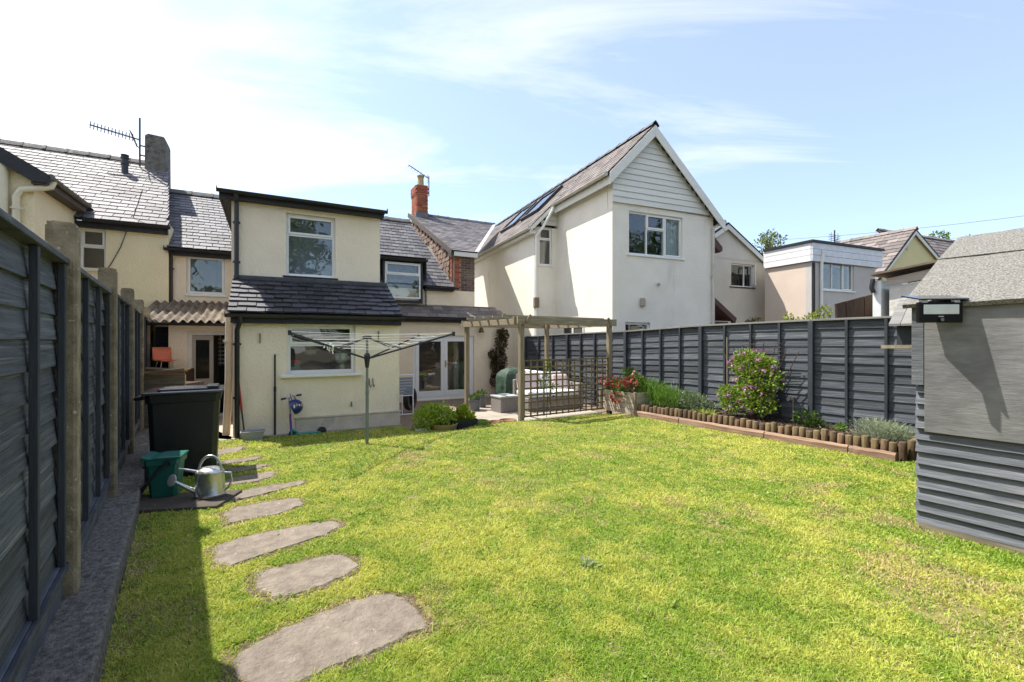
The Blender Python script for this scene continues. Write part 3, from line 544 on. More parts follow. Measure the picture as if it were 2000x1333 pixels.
MB().box(LW + .09, qr + .1, QV - .16, QV - .004, qz - .13, qz - .04).build('fascia', blackwood, h1); gutter(h1, (LW + .05, QV - .25, qz - .005), (qr + .15, QV - .25, qz - .005), .055)
# right part of the main range with dormer
r0, r1 = WR + .002, HF.U(887, MR - .1)
ez = HF.Z(860, 560, MR - .15)
wall_mb(MB(), r0, HF.U(927, MR), 2.2, HF.Z(900, 569, MR), MR, .2).build('main_wall', pinkcream, h1)
ev = MR - .15
slate_roof(h1, [(r0, ev, ez), (r1, ev, ez), (HF.U(800, 6.9), 6.9, rzg), (r0, 6.9, rzg)], .25, .17, slate)
ridge(h1, (r0, 6.9, rzg + .06), (HF.U(800, 6.9), 6.9, rzg + .06), 3)
u82 = HF.U(833, ev - .1); MB().box(u82, r1 - .02, ev + .0, MR - .004, ez - .13, ez - .05).build('fascia', blackwood, h1); gutter(h1, (u82, ev - .05, ez - .02), (r1 + .1, ev - .05, ez - .02), .05)
DV = ev - .02
dw = hseg(752, 822, 513, 583, DV - .04)
dz1 = dw[3] + .05; vb = ev + (dz1 + .1 - ez) / ((rzg - ez) / (6.9 - ev))
MB().box(dw[0] - .06, dw[0] - .001, DV - .03, vb, dw[2] - .05, dz1).box(dw[1] + .001, dw[1] + .06, DV - .03, vb, dw[2] - .05, dz1).box(dw[0] - .06, dw[1] + .06, DV - .03, DV + .05, dw[2] - .13, dw[2] - .051).build('dormer_cheek', blackwood, h1)
MB().box(dw[0] - .13, dw[1] + .16, DV - .14, vb + .3, dz1 + .002, dz1 + .06).build('dormer_roof', slate_dark, h1, bevel=.006); gutter(h1, (dw[0] - .16, DV - .18, dz1 + .05), (dw[1] + .16, DV - .18, dz1 + .05), .04)
window(h1, *dw, DV - .02, [(0, 1, 0, .67, False), (0, 1, .67, 1, True)], fr=.045, sill=False, back=greycurtain, backd=.6, roomoff=.075)

# ================================================================ neighbour on the left, yellow
nl = at_frame('yellow_house', 'yellow rendered neighbouring house with grey slate roof and tall stone chimney', 'house', HF)
NV = 4.25; n1_ = HF.U(329, NV); n0 = HF.U(150, NV); GV = HF.V(67, n0); ne = HF.Z(250, 436, NV - .1)
nw = hseg(155, 207, 446, 527, NV)
wall_mb(MB(), n0 - .3, n1_ + .0, -.2, ne - .02, NV, .2, [nw]).box(n1_ - .2, n1_, NV + .2, 7.1, -.2, ne + .1).build('wall', yellow, nl)
window(nl, *nw, NV + .06, [(0, 1, 0, .56, False), (0, 1, .56, 1, True)], fr=.045, sillw=.02, back=darkroom, sillmat=yellow)
RV = 7.0; cu0 = HF.U(286, RV - .1); nz = HF.Z(285, 322, RV); nr0 = HF.U(5, RV) - 2.5
slate_roof(nl, [(n0 - .5, NV - .16, ne), (n1_ + .03, NV - .16, ne), (HF.U(329, RV), RV, nz), (nr0, RV, nz), (nr0, 5.6, ne + (nz - ne) * (5.6 - NV + .16) / (RV - NV + .16)), (n0 - .5, 5.0, ne + (nz - ne) * (5.0 - NV + .16) / (RV - NV + .16))], .31, .185, slate_pale)
ridge(nl, (nr0, RV, nz + .07), (cu0 + .05, RV, nz + .07), 13)
MB().box(n0 - .1, n1_ - .0, NV - .13, NV - .004, ne - .17, ne - .045).build('fascia', blackwood, nl); gutter(nl, (n0 + .15, NV - .21, ne - .02), (n1_ + .06, NV - .21, ne - .02), .055)
# wing towards the camera
ge = HF.ZU(118, 358, n0 + .2) - .02
gw = MB(); gpitch = .62; gx = n0 - 2.6; gtop = ge + 2.6 * gpitch
gw.prism([(n0 - 5.2, -.2), (n0, -.2), (n0, ge - .04), (gx, gtop - .04), (n0 - 5.2, ge - .04)], GV, GV + .22); gw.box(n0 - .2, n0, GV + .22, NV + .002, -.2, ge - .06); gw.build('wing_wall', yellow, nl)
ov2 = .26
slate_roof(nl, [(n0 + .2, GV - .14, ge - .06), (n0 + .2, 5.2, ge - .06), (gx, 5.2, gtop + .07), (gx, GV - .14, gtop + .07)], .31, .185, slate_pale)
mb = MB(); mb.prism([(n0 + .24, ge - .16), (n0 + .24, ge - .02), (gx, gtop + .115), (gx, gtop - .10), (n0 + .02, ge - .16)], GV - .17, GV - .142); mb.build('bargeboard', blackwood, nl)
MB().box(n0 + .002, n0 + .2, GV - .13, NV - .2, ge - .19, ge - .09).build('soffit', M('brown_soffit', (.1, .08, .06), rough=.7), nl)
gutter(nl, (n0 + .25, GV - .12, ge - .045), (n0 + .25, NV - .25, ge - .045), .055, ridgem)
pipe(nl, [(n0 + .24, GV + .0, ge - .09), (n0 + .22, GV - .02, ge - .19), (n0 + .1, GV - .06, ge - .24), (n0 - .14, GV - .07, ge - .30), (n0 - .2, GV - .07, ge - .42), (n0 - .2, GV - .07, .1)], .05, creamplastic, [(n0 - .2, GV - .07, ge - .62)])
pipe(nl, [(HF.U(3, GV - .1), GV - .08, HF.Z(3, 312, GV - .1)), (HF.U(3, GV - .1), GV - .08, 0)], .075, creamplastic, name='soil_pipe')
# chimney, flue and aerial
cu0, cu1 = HF.U(286, RV - .1), HF.U(328, RV - .1); cz = HF.Z(305, 270, RV - .1); cb_ = HF.Z(305, 350, RV - .35) - .6
ch = MB(); k = 6
prof = [(cu0, cb_), (cu1, cb_), (cu1 - .01, cz - .12), (cu1 - .04, cz - .02), (cu0 + .08, cz), (cu0 + .01, cz - .05)]
ch.prism(prof, RV - .36, RV + .36).build('chimney', M('lichened_stone', (.22, .2, .16), (.09, .082, .07), 8, .97, .05, 14, c3=(.36, .35, .28), s3=11, t3=.6), nl, bevel=.03)
MB().bar((cu0 - .03, RV - .375, HF.Z(300, 345, RV - .38) - .12), (cu1 + .02, RV - .375, HF.Z(300, 345, RV - .38) - .12), .02, .26).build('flashing', lead, nl)
fx = HF.U(244, RV - .7); fz0 = HF.Z(244, 352, RV - .7); fz1 = HF.Z(244, 303, RV - .7)
MB().lathe([(.07, fz0 - .35), (.07, fz1 - .25), (.085, fz1 - .25), (.085, fz1 - .2), (.07, fz1 - .2), (.07, fz1 - .1), (.09, fz1 - .1), (.09, fz1 - .06), (.06, fz1 - .06), (.06, fz1 - .03), (.085, fz1 - .03), (.085, fz1)], 16, (fx, RV - .7, 0)).build('flue', black, nl, smooth=True)
mxu = HF.U(273, RV - .3); mz0, mz1 = HF.Z(273, 318, RV - .3), HF.Z(273, 231, RV - .3)
ae = tag(bpy.data.objects.new('tv_aerial', None), 'long television aerial on a mast beside the tall stone chimney', 'aerial'); C.objects.link(ae); q = HF.w(mxu, RV - .3); ae.location = (q[0], q[1], 0); ae.rotation_euler = (0, 0, HF.a)
MB().tube([(0, 0, mz0 - .1), (0, 0, mz1)], .022, 8).bar((0, 0, mz0 + .2), (.2, .05, mz0 + .2), .03, .03).bar((0, 0, mz0 + .45), (.2, .05, mz0 + .45), .03, .03).build('mast', aerialm, ae, smooth=True)
bz = HF.Z(265, 273, RV - .3); bx = HF.U(176, RV - .3) - mxu; bzl = HF.Z(176, 245, RV - .3)
bm = MB().bar((0, -.03, bz), (bx, -.03, bzl), .025, .03); bm.build('boom', aerialm, ae)
for i in range(13):
    t = .14 + .85 * i / 12; x = bx * t; z = bz + (bzl - bz) * t; MB().tube([(x, -.05, z - .1), (x, .0, z + .1)], .010, 5).build('element', aerialm, ae)
rfm = MB()
for k in range(5): rfm.tube([(-.05 - .03 * k, -.16, bz - .16 + .08 * k), (-.05 - .03 * k, .14, bz - .16 + .08 * k)], .008, 5)
rfm.bar((-.05, -.03, bz - .2), (-.2, -.03, bz + .2), .02, .02); rfm.build('reflector', aerialm, ae)
# cable on the yellow wall
pts = [HF.w(HF.U(a, NV - .02), NV - .02) + (HF.Z(a, b, NV - .02),) for a, b in ((278, 372), (262, 420), (248, 450), (236, 482), (226, 500), (214, 520), (206, 528))]
tag(MB().tube(pts, .009, 5).build('cable', black, smooth=True), 'loose black cable hanging down the yellow wall', 'cable')

# ================================================================ stone cottage with brick chimney, behind
sc = at_frame('stone_cottage', 'stone gabled cottage with slate roof and red brick chimney between cream and white houses', 'house', HF)
SV = MR + .03; su = HF.U(886, SV); se = HF.Z(886, 491, SV - .1); sr = HF.V(803, su); sz = HF.ZU(803, 417, su) - .05; suR = HF.U(927, SV); sru = HF.U(966, sr)
brw = MB().box(su, suR, SV, SV + .2, 2.2, se - .04).build('wall', mortar, sc)
body = MB(); body.add([(su, SV, 0), (su, sr, 0), (su, sr, sz - .12), (su, SV, se - .05), (su + .2, SV + .1, 0), (su + .2, sr, 0), (su + .2, sr, sz - .12), (su + .2, SV + .1, se - .05)], [(0, 3, 2, 1), (4, 5, 6, 7), (0, 4, 7, 3), (3, 7, 6, 2), (1, 2, 6, 5)]); gm = body.build('gable_wall', mortar, sc)
body = MB(); body.add([(suR, SV + .2, 0), (suR, sr, 0), (suR, sr, sz - .1), (suR, SV + .2, se - .06)], [(0, 1, 2, 3)]); body.build('end_wall', offwhite, sc)
sl_ = (sz - se) / (sr - SV)
slate_roof(sc, [(su - .1, SV - .16, se), (suR, SV - .16, se), (sru, sr, sz), (su - .1, sr, sz)], .26, .19, slate_pale)
MB().box(su - .05, suR + .02, SV - .19, SV - .165, se - .15, se - .02).build('fascia', whiteclad, sc)
MB().bar((su - .12, SV - .15, se - .04), (su - .12, sr, sz - .04), .03, .16).build('bargeboard', M('brown_barge', (.09, .07, .06), rough=.7), sc)
ridge(sc, (su + .3, sr, sz + .06), (sru, sr, sz + .06), 8, mat=slate_dark)
MB().bar((suR, SV - .17, se + .035), (sru, sr, sz + .05), .12, .02).build('valley_lead', M('pale_lead', (.5, .5, .5), rough=.7), sc)
# rubble in the gable, brick quoin and brown brick rear wall
rub = []
for k in range(6):
    mb = MB(); j = lambda: random.uniform(-.16, .16); vs = [(x * .5 + j() * .5, y, z * .5 + j() * .5) for y in (0, 1) for x, z in ((-1, -.9), (.2, -1), (1, -.5), (.9, .8), (-.1, 1), (-1, .7))]
    vs = [(x * (1 if y else .82), 1 - y, z * (1 if y else .82)) for x, y, z in vs]; mb.add(vs, [tuple(range(6)), tuple(range(11, 5, -1))] + [((i + 1) % 6, i, 6 + i, 6 + (i + 1) % 6) for i in range(6)]); rub.append(unitmesh(mb, 'stone', stonem))
zz = 2.7
while zz < sz:
    hgt = random.uniform(.13, .2); vv = SV + .22 + random.uniform(0, .1)
    while vv < sr:
        L_ = random.uniform(.18, .38); zc_ = se - .05 + sl_ * (vv + L_ / 2 - SV) - .1; h1z = ez + (rzg - ez) / (6.9 - ev) * (vv - ev)
        if vv > 6.9: h1z = 0 if False else rzg - (vv - 6.9)
        if zz + hgt < zc_ and zz + hgt > h1z - .25: piece('stone', random.choice(rub), gm, (su - .05, vv + L_ / 2, zz + hgt / 2), (0, 0, -math.pi / 2), (L_ * .97, .05, hgt * .95))
        vv += L_
    zz += hgt
bk = unitmesh(MB().box(-.5, .5, 0, 1, -.5, .5), 'brick', brick); bkb = unitmesh(MB().box(-.5, .5, 0, 1, -.5, .5), 'brick', brownbrick)
bwall = brw; zz = HF.Z(900, 569, MR) + .04; r = 0
while zz < se - .1:
    a = su + .22; piece('brick', bk, gm, (su + .105 + (.03 if r % 2 else 0), SV - .012, zz), (0, 0, 0), (.2 if r % 2 else .16, .03, .066)); piece('brick', bk, gm, (su - .012, SV + .1, zz), (0, 0, 0), (.024, .12 if r % 2 else .2, .066))
    x = su + .235 - (.1 if r % 2 else 0)
    while x < suR - .02:
        e = min(x + .215, suR); s = max(x, su + .24); x += .225
        if e - s > .03: piece('brick', bkb, bwall, ((s + e) / 2, SV - .01 + random.uniform(-.004, .004), zz), (0, 0, 0), (e - s - .008, .03, .064))
    zz += .076; r += 1
# brick chimney
cy0 = HF.V(815, su + .34) ; cu = su + .12; cw, cd = .44, .75; cv = sr - .42
zc0, zc1 = sz - .35, HF.ZU(815, 364, su + .2)
co = MB().box(cu + .015, cu + cw - .015, cv + .015, cv + cd - .015, zc0, zc1).build('chimney', mortar, sc)
zz = zc0 + .04; r = 0
while zz < zc1 - .02:
    fat = .03 if zz > zc1 - .30 else (.015 if zz > zc1 - .38 else 0)
    n = 2; x = 0
    for k in range(3):
        x0, x1 = (k * .22 - (.11 if r % 2 else 0)), (k * .22 - (.11 if r % 2 else 0)) + .21; x0, x1 = max(x0, -fat), min(x1, cw + fat)
        if k == 2: x1 = min(x1 + .3, cw + fat)
        if x1 - x0 > .03: piece('brick', bk, co, (cu + (x0 + x1) / 2, cv - fat, zz), (0, 0, 0), (x1 - x0, .06 + fat, .066))
    for k in range(4):
        y0, y1 = k * .22 - (0 if r % 2 else .11) + .05, k * .22 - (0 if r % 2 else .11) + .26; y0, y1 = max(y0, .065), min(y1, cd + fat)
        if y1 - y0 > .03: piece('brick', bk, co, (cu + .02, cv + y0 , zz), (0, 0, 0), (.06 + fat * 2, y1 - y0, .066))
    zz += .076; r += 1
MB().box(cu - .05, cu + cw + .02, cv - .02, cv + .06, zc0 + .05, zc0 + .36).build('flashing', lead, sc)
pzz = zc1 - .02; MB().lathe([(.15, 0), (.145, .05), (.125, .1), (.12, .38), (.15, .40), (.15, .45), (.11, .45)], 8, (cu + cw / 2, cv + .25, pzz)).build('chimney_pot', M('buff_clay', (.42, .33, .19), (.33, .26, .15), 5, .9), sc)
q = HF.w(cu + cw + .1, cv + .2); a2 = thing('tv_aerial', 'small slanting television aerial strapped to the red brick chimney', 'aerial', (q[0], q[1], 0), HF.a)
MB().tube([(0, 0, zc1 - .35), (0, 0, zc1 + .45)], .02, 6).bar((0, 0, zc1 - .2), (-.1, 0, zc1 - .2), .03, .02).build('mast', aerialm, a2); MB().bar((.0, 0, zc1 + .36), (-.85, -.1, zc1 + .72), .025, .025).build('boom', aerialm, a2)
for k in range(7): MB().tube([(-.1 - k * .12, -.14, zc1 + .40 + k * .05), (-.1 - k * .12, .12, zc1 + .40 + k * .05)], .008, 5).build('element', aerialm, a2)
mb = MB()
for k in range(5): mb.tube([(-.05, -.1, zc1 + .2 + k * .07), (-.05, .1, zc1 + .2 + k * .07)], .008, 5)
mb.build('reflector', aerialm, a2)
# ================================================================ white house on the right
wh = at_frame('white_house', 'off white rendered house with boarded gable and white bargeboards behind right fence', 'house', RF)
WW = RF.U(1393); AU = RF.U(1270); AZ = RF.Z(1270, 250); slp = 1.005; VB = RF.V(1088, 0); UA = RF.U(1043, VB); VA = 11.5
zl = lambda u: AZ - (AU - u) * slp
er = RF.Z(1398, 428); sr_ = (AZ - er) / (WW + .12 - AU)
zr_ = lambda u: AZ - (u - AU) * sr_
fw = (RF.U(1228), RF.U(1333), RF.Z(1280, 501), RF.Z(1280, 411.5))
gd = (RF.U(1221), RF.U(1270), -.2, RF.Z(1245, 630)); gw2 = (RF.U(1305), RF.U(1362), .9, RF.Z(1333, 640))
ctop = RF.Z(1199, 394)
wb = wall_mb(MB(), 0, WW, -.3, 5.0, 0, .22, [fw, gd, gw2] if False else [(fw[0], fw[1], fw[2], min(fw[3], 4.99)), gd, gw2])
wb.prism([(0, 5.002), (WW, 5.002), (WW, zr_(WW) - .12), (AU, AZ - .14), (0, zl(0) - .12)], .0, .2)
sw_ = (RF.U(1053, VB), RF.U(1078, VB), RF.Z(1066, 518, VB), RF.Z(1066, 444, VB))
wb.box(0, .2, .22, VB + .2, -.3, zl(0) - .14)
wall_mb(wb, UA, 0.18, -.3, zl(UA) - .12, VB, .2, [sw_]); wb.box(UA, UA + .2, VB + .2, VA, -.3, zl(UA) - .14); wb.box(WW - .2, WW, .22, VA, -.3, er - .2)
wb.build('wall', offwhite, wh)
window(wh, fw[0], fw[1], fw[2], min(fw[3], 4.99), .05, [(0, .34, 0, 1, False), (.34, .67, 0, .64, False), (.34, .67, .64, 1, True), (.67, 1, 0, 1, True)], fr=.05, sillw=.06, back=darkroom, backd=.7)
cu_ = MB(); n = 24
for i in range(n): pass
cw0 = fw[0] + (fw[1] - fw[0]) * .69
def drape(parent, u0, u1, z0, z1, v, mat):
    mb = MB(); n = 36; vs = []
    for i in range(n + 1): x = u0 + (u1 - u0) * i / n; y = v + .03 * math.sin(i * 1.25) + .012 * math.sin(i * 2.9); vs += [(x, y, z0), (x, y, z1)]
    return mb.add(vs, [(2 * i, 2 * i + 2, 2 * i + 3, 2 * i + 1) for i in range(n)]).build('curtain', mat, parent, smooth=True, recalc=False)
drape(wh, cw0, fw[1] - .03, fw[2] + .05, fw[3] - .1, .2, curtain)
wn = window(wh, *sw_, VB + .05, [(0, 1, 0, .68, False), (0, 1, .68, 1, True)], fr=.045, sillw=.04, back=darkroom, rm=.02); drape(wh, sw_[0] + .05, sw_[0] + .26, sw_[2] + .05, sw_[3] - .35, VB + .16, greycurtain)
window(wh, *gd, .06, [(0, 1, 0, .5, False), (0, 1, .5, 1, False)], fr=.06, sill=False); window(wh, *gw2, .06, [(0, 1, 0, 1, False)], fr=.03, sill=False, frame_mat=M('dull_frame', (.4, .38, .33)))
# cladding boards in the gable
cl = MB().prism([(0.02, ctop), (WW - .05, ctop - .02), (WW - .05, zr_(WW) - .1), (AU, AZ - .16), (.02, zl(0.02) - .12)], -.03, -.004).build('cladding_backing', whiteclad, wh)
bh = .155; z = ctop - .02
while z < AZ - .2:
    zm = z + bh * .9; a = max(-.02, AU - (AZ - .1 - zm) / slp); b = min(WW, AU + (AZ - .1 - zm) / sr_)
    if b - a > .12:
        mb = MB().add([(a, -.062, z), (b, -.062, z), (b, -.04, z + bh), (a, -.04, z + bh), (a, -.031, z), (b, -.031, z), (b, -.031, z + bh), (a, -.031, z + bh)], [(0, 1, 2, 3), (4, 7, 6, 5), (0, 4, 5, 1), (3, 2, 6, 7), (0, 3, 7, 4), (1, 5, 6, 2)]); mb.build('cladding_board', whiteclad, cl, bevel=.003)
    z += bh + .004
# bargeboards
def barge(u0, z0, u1, z1, d0, d1):
    return MB().prism([(u0, z0 - d0), (u1, z1 - d0 * .95), (u1, z1 + .015), (u0, z0 + .015)], d1 - .03, d1)
barge(-.22, zl(-.22) - .03, AU, AZ - .03, .30, -.19).build('bargeboard', whiteclad, wh, bevel=.003)
barge(AU + .003, AZ - .03, WW + .24, zr_(WW + .24) - .03, .28, -.19).build('bargeboard', whiteclad, wh, bevel=.003)
MB().prism([(-.2, zl(-.2) - .32), (.0, zl(0) - .3), (.0, zl(0) - .16), (-.2, zl(-.2) - .1)], -.188, VB).build('eaves_box', whiteclad, wh)
# roofs: left slope (runs on over the projecting part), right slope
L0 = -.24; L1 = UA - .2
rpts = [(L0, -.2, zl(L0)), (L0, VB - .15, zl(L0)), (L1, VB - .15, zl(L1)), (L1, VA, zl(L1)), (AU, VA, AZ), (AU, -.2, AZ)]
ro = slate_roof(wh, [(L0, VB - .15, zl(L0)), (L0, -.2, zl(L0)), (AU, -.2, AZ), (AU, VB - .15, AZ)], .3, .2, slate_brown)
slate_roof(wh, [(L1, VA, zl(L1)), (L1, VB - .15, zl(L1)), (AU, VB - .15, AZ), (AU, VA, AZ)], .42, .2, slate_brown)
slate_roof(wh, [(WW + .24, -.2, zr_(WW + .24)), (WW + .24, VA, zr_(WW + .24)), (AU, VA, AZ), (AU, -.2, AZ)], .3, .2, slate_brown, slates=False)
ridge(wh, (AU, -.22, AZ + .07), (AU, VA, AZ + .07), 22, r=.13, mat=slate_dark)
gm_ = M('dirty_white_plastic', (.58, .56, .48), (.45, .43, .37), 6, .6)
gutter(wh, (L0 - .06, VB - .2, zl(L0) - .03), (L0 - .06, -.15, zl(L0) - .03), .06, gm_)
gutter(wh, (L1 - .06, VA, zl(L1) - .03), (L1 - .06, VB - .2, zl(L1) - .03), .06, gm_)
MB().box(L1 + .02, UA - .002, VB - .12, VA, zl(L1) - .17, zl(L1) - .07).build('fascia', whiteclad, wh)
MB().prism([(L1 - .02, zl(L1) - .16), (L0 + .1, zl(L0 + .1) - .16), (L0 + .1, zl(L0 + .1) - .02), (L1 - .02, zl(L1) - .02)], VB - .17, VB - .145).build('verge_board', whiteclad, wh)
for k in range(3):
    zq = sw_[3] + .06 + k * .15; a = max(UA, AU - (AZ - .14 - zq - .15) / slp)
    if -.05 - a > .1: MB().box(a, -.003, VB - .03, VB - .004, zq, zq + .145).build('cladding_board', whiteclad, wh)
dpu, dpv = UA + .04, VB - .06
pipe(wh, [(L0 - .05, VB - .3, zl(L0) - .08), (L0 - .05, VB - .24, zl(L0) - .2), (UA + .2, VB - .2, zl(L1) + .02), (dpu, dpv, zl(L1) - .22), (dpu, dpv, 3.0), (dpu, dpv, -.2)], .042, upvc, [(dpu, dpv, 4.3), (dpu, dpv, 2.2)])
MB().box(dpu - .08, dpu + .08, dpv - .09, dpv + .05, RF.Z(1046, 598, VB) - .06, RF.Z(1046, 598, VB) + .26).build('rain_hopper', M('rusty_iron', (.22, .17, .12), rough=.9), wh, bevel=.02)
pu = WW - .06; pipe(wh, [(WW + .26, -.1, er - .08), (pu, -.06, er - .3), (pu, -.06, -.2)], .04, gm_, [(pu, -.06, 3.4)])
gutter(wh, (WW + .3, -.15, er - .1), (WW + .3, VA, er - .1), .06, gm_)
a, b = RF.U(1253), RF.Z(1253, 590); MB().box(a - .07, a + .07, -.1, -.001, b - .13, b + .1).build('vent_cover', M('buff_plastic', (.4, .36, .29), rough=.6), wh, bevel=.03)
a, b = RF.U(1284), RF.Z(1284, 556); MB().tube([(a - .06, -.05, b), (a, -.08, b + .02), (a + .05, -.05, b)], .02, 6).tube([(a, 0, b + .03), (a, -.07, b - .04)], .025, 6).build('outside_tap', gm_, wh, smooth=True)
# ground floor windows in the side, seen through the pergola
for p0_, p1_ in ((1100, 1142),):
    v0_, v1_ = RF.V(1142, 0), RF.V(1100, 0); zt_ = 2.05
    wo = window(wh, 0, v1_ - v0_, .8, zt_, 0, [(0, .5, 0, 1, True), (.5, 1, 0, 1, True)], fr=.05, sill=False, room=False, name='side_window'); wo.location = (-.02, v1_, 0); wo.rotation_euler = (0, 0, -math.pi / 2)
    MB().box(-.008, -.002, v0_ + .05, v1_ - .05, .85, zt_ - .05).build('side_window_backing', darkroom, wh)
# roof windows
for (va, vc) in ((VB + .9, VB + 2.3), (VB + 2.9, VB + 4.3)):
    A, x, y, zz_ = roof_basis((L1, VA, zl(L1)), (L1, 0, zl(L1)), (AU, VA, AZ)); t0, t1 = .38, .78
    f = MB(); T = (Vector((AU, 0, AZ)) - Vector((L1, 0, zl(L1))))
    P = [Vector((L1, vv, zl(L1))) + T * t for vv, t in ((va, t0), (vc, t0), (vc, t1), (va, t1))]; n_ = zz_
    for i in range(4): f.bar(P[i] + n_ * .07, P[(i + 1) % 4] + n_ * .07, .1, .12, up=n_)
    so = f.build('roof_window', slate_dark, wh); MB().add([p + n_ * .1 for p in P] + [p + n_ * .085 for p in P], [(0, 1, 2, 3), (7, 6, 5, 4)]).build('pane', glassmat('skylight_glass', 2.2, (.2, .2, .22)), so)
    for p, q2 in ((P[0], P[3]), (P[1], P[2])): pass

# ================================================================ houses further right
g1 = Fr(((1400 - CX) / F * 17.0, 17.0), 23)
gh = at_frame('gabled_house', 'plain cream gabled house with one open casement, right of the white house', 'house', g1)
W1 = g1.U(1497); ea = g1.Z(1499, 513); au = g1.U(1418); az = g1.Z(1418, 438); s1 = (az - ea) / (W1 - au)
w1 = (g1.U(1428), g1.U(1472), g1.Z(1450, 561), g1.Z(1450, 516))
mb = wall_mb(MB(), au - 2.2, W1, -1, ea - .02, 0, .2, [w1]); mb.prism([(au - 2.2, ea), (W1, ea), (au, az - .1), (au - 2.2, az - .1 - 2.2 * s1)], 0.001, .2); mb.box(W1 - .2, W1, .2, 7, -1, ea - .05); mb.build('wall', M('pale_cream_render', (.60, .56, .47), (.53, .49, .41), 1.5, .9), gh)
window(gh, *w1, .06, [(0, .62, 0, 1, False), (.62, 1, 0, 1, False)], fr=.05, sillmat=blackwood, sillw=.08)
sash = MB(); c0 = w1[0] + (w1[1] - w1[0]) * .62; 
sash.box(0, .36, 0, .03, 0, .06).box(0, .36, 0, .03, .62, .68).box(0, .05, .001, .029, .06, .62).box(.31, .36, .001, .029, .06, .62); so = sash.build('open_casement', upvc, gh); so.location = (w1[1] - .08, .0, w1[2] + .05); so.rotation_euler = (0, 0, R(180 + 55)); so.scale = (1, 1, (w1[3] - w1[2] - .1) / .68)
barge(au, az, W1 + .15, az - (W1 + .15 - au) * s1, .22, -.1).build('bargeboard', whiteclad, gh); barge(au - 2.4, az - 2.4 * s1, au, az, .22, -.1).build('bargeboard', whiteclad, gh)
slate_roof(gh, [(W1 + .2, -.14, az - (W1 + .2 - au) * s1 + .03), (W1 + .2, 7, az - (W1 + .2 - au) * s1 + .03), (au, 7, az + .03), (au, -.14, az + .03)], .3, .2, slate, slates=False); slate_roof(gh, [(au - 2.4, 7, az - 2.4 * s1 + .03), (au - 2.4, -.14, az - 2.4 * s1 + .03), (au, -.14, az + .03), (au, 7, az + .03)], .3, .2, slate)
# brown bargeboards of a porch in front of it
pf = Fr(((1393 - CX) / F * 14.5, 14.5), 23)
po = at_frame('brown_porch', 'brown timber porch roof edge beside the white house downpipe', 'porch', pf)
bb = M('brown_paint', (.10, .045, .032), (.075, .034, .025), 5, .6)
x0, z0, x1, z1 = pf.U(1392), pf.Z(1392, 582), pf.U(1434), pf.Z(1434, 622)
MB().prism([(x0, z0 - .16), (x1, z1 - .16), (x1 + .06, z1), (x0, z0 + .03)], -.05, 1.2).build('roof_edge', bb, po); MB().box(x0 - .1, x1 - .15, .0, 1.1, -1, z1 - .1).build('wall', M('pale_cream_render', (.60, .56, .47)), po); MB().box(x0 + .02, x1 - .3, -.02, -.002, 1.5, z1 - .12).build('door_head', bb, po)
x0, z0, x1, z1 = pf.U(1390), pf.Z(1390, 442), pf.U(1421), pf.Z(1421, 482)
uo = MB().prism([(x0, z0 - .3), (x1 - .1, z1 - .16), (x1, z1 - .1), (x1, z1 + .02), (x0, z0 + .04)], .2, 1.6).build('upper_eaves', bb, po)
# flat roofed extension
ff = Fr(((1585 - CX) / F * 15.5, 15.5), 23)
fh = at_frame('flat_roof_house', 'flat roofed extension with white boarded parapet and grey front wall', 'house', ff)
FW = ff.U(1716); ft = ff.Z(1590, 511); fv = ff.V(1494, 0); fz = ff.Z(1590, 472); w2 = (ff.U(1606), ff.U(1668), ff.Z(1640, 568), ff.Z(1640, 513))
wall_mb(MB(), 0, FW - .22, -1.5, ft - .02, 0, .2, [w2]).build('front_wall', M('grey_render', (.52, .50, .47), (.46, .44, .41), 1.3, .9), fh); MB().box(0, .2, .2, fv, -1.5, ft - .02).box(FW - .42, FW - .22, .2, fv, -1.5, ft - .02).build('side_wall', peach, fh)
window(fh, *w2, .05, [(0, .34, 0, 1, False), (.34, .67, 0, 1, False), (.67, 1, 0, 1, True)], fr=.05, sillw=.06)
MB().box(-.02, FW + .06, -.02, fv, ft, fz - .05).build('parapet_core', whiteclad, fh)
hh = (fz - .05 - ft) / 3
for k in range(3): MB().box(-.06, FW + .1, -.075 - .004 * (k % 2), -.022, ft + hh * k, ft + hh * (k + 1) - .012).build('front_board', M('blue_white_boards', (.70, .74, .78), rough=.5), fh); MB().box(-.075, -.022, -.02, fv, ft + hh * k, ft + hh * (k + 1) - .012).build('side_board', M('white_boards', (.8, .8, .79), rough=.5), fh)
MB().box(-.12, FW + .16, -.12, fv, fz - .05, fz + .03).build('roof_edge', blackwood, fh); x = ff.U(1601); pipe(fh, [(x, -.14, fz - .3), (x, -.06, ft - .1), (x, -.05, -1)], .05, upvc); pipe(fh, [(.06, -.04, ft - .05), (.06, -.04, 0)], .04, blackwood)
q = ff.w(ff.U(1630, 1.0), 1.0); a3 = thing('tv_aerial', 'television aerial standing on the flat roofed extension', 'aerial', (q[0], q[1], 0), ff.a); za = ff.Z(1630, 450, 1.0)
MB().tube([(0, 0, fz), (0, 0, za)], .025, 6).build('mast', aerialm, a3)
for k in range(5): MB().tube([(-.42, -.05, za - .2 - .07 * k), (.42, .05, za - .2 - .07 * k)], .010, 5).build('element', aerialm, a3)
MB().tube([(-.2, 0, za - .5), (-.2, 0, za - .1)], .008, 5).tube([(.2, 0, za - .5), (.2, 0, za - .1)], .008, 5).tube([(0, 0, za - .45), (-.3, -.3, za - .42)], .015, 5).build('grid_frame', aerialm, a3)
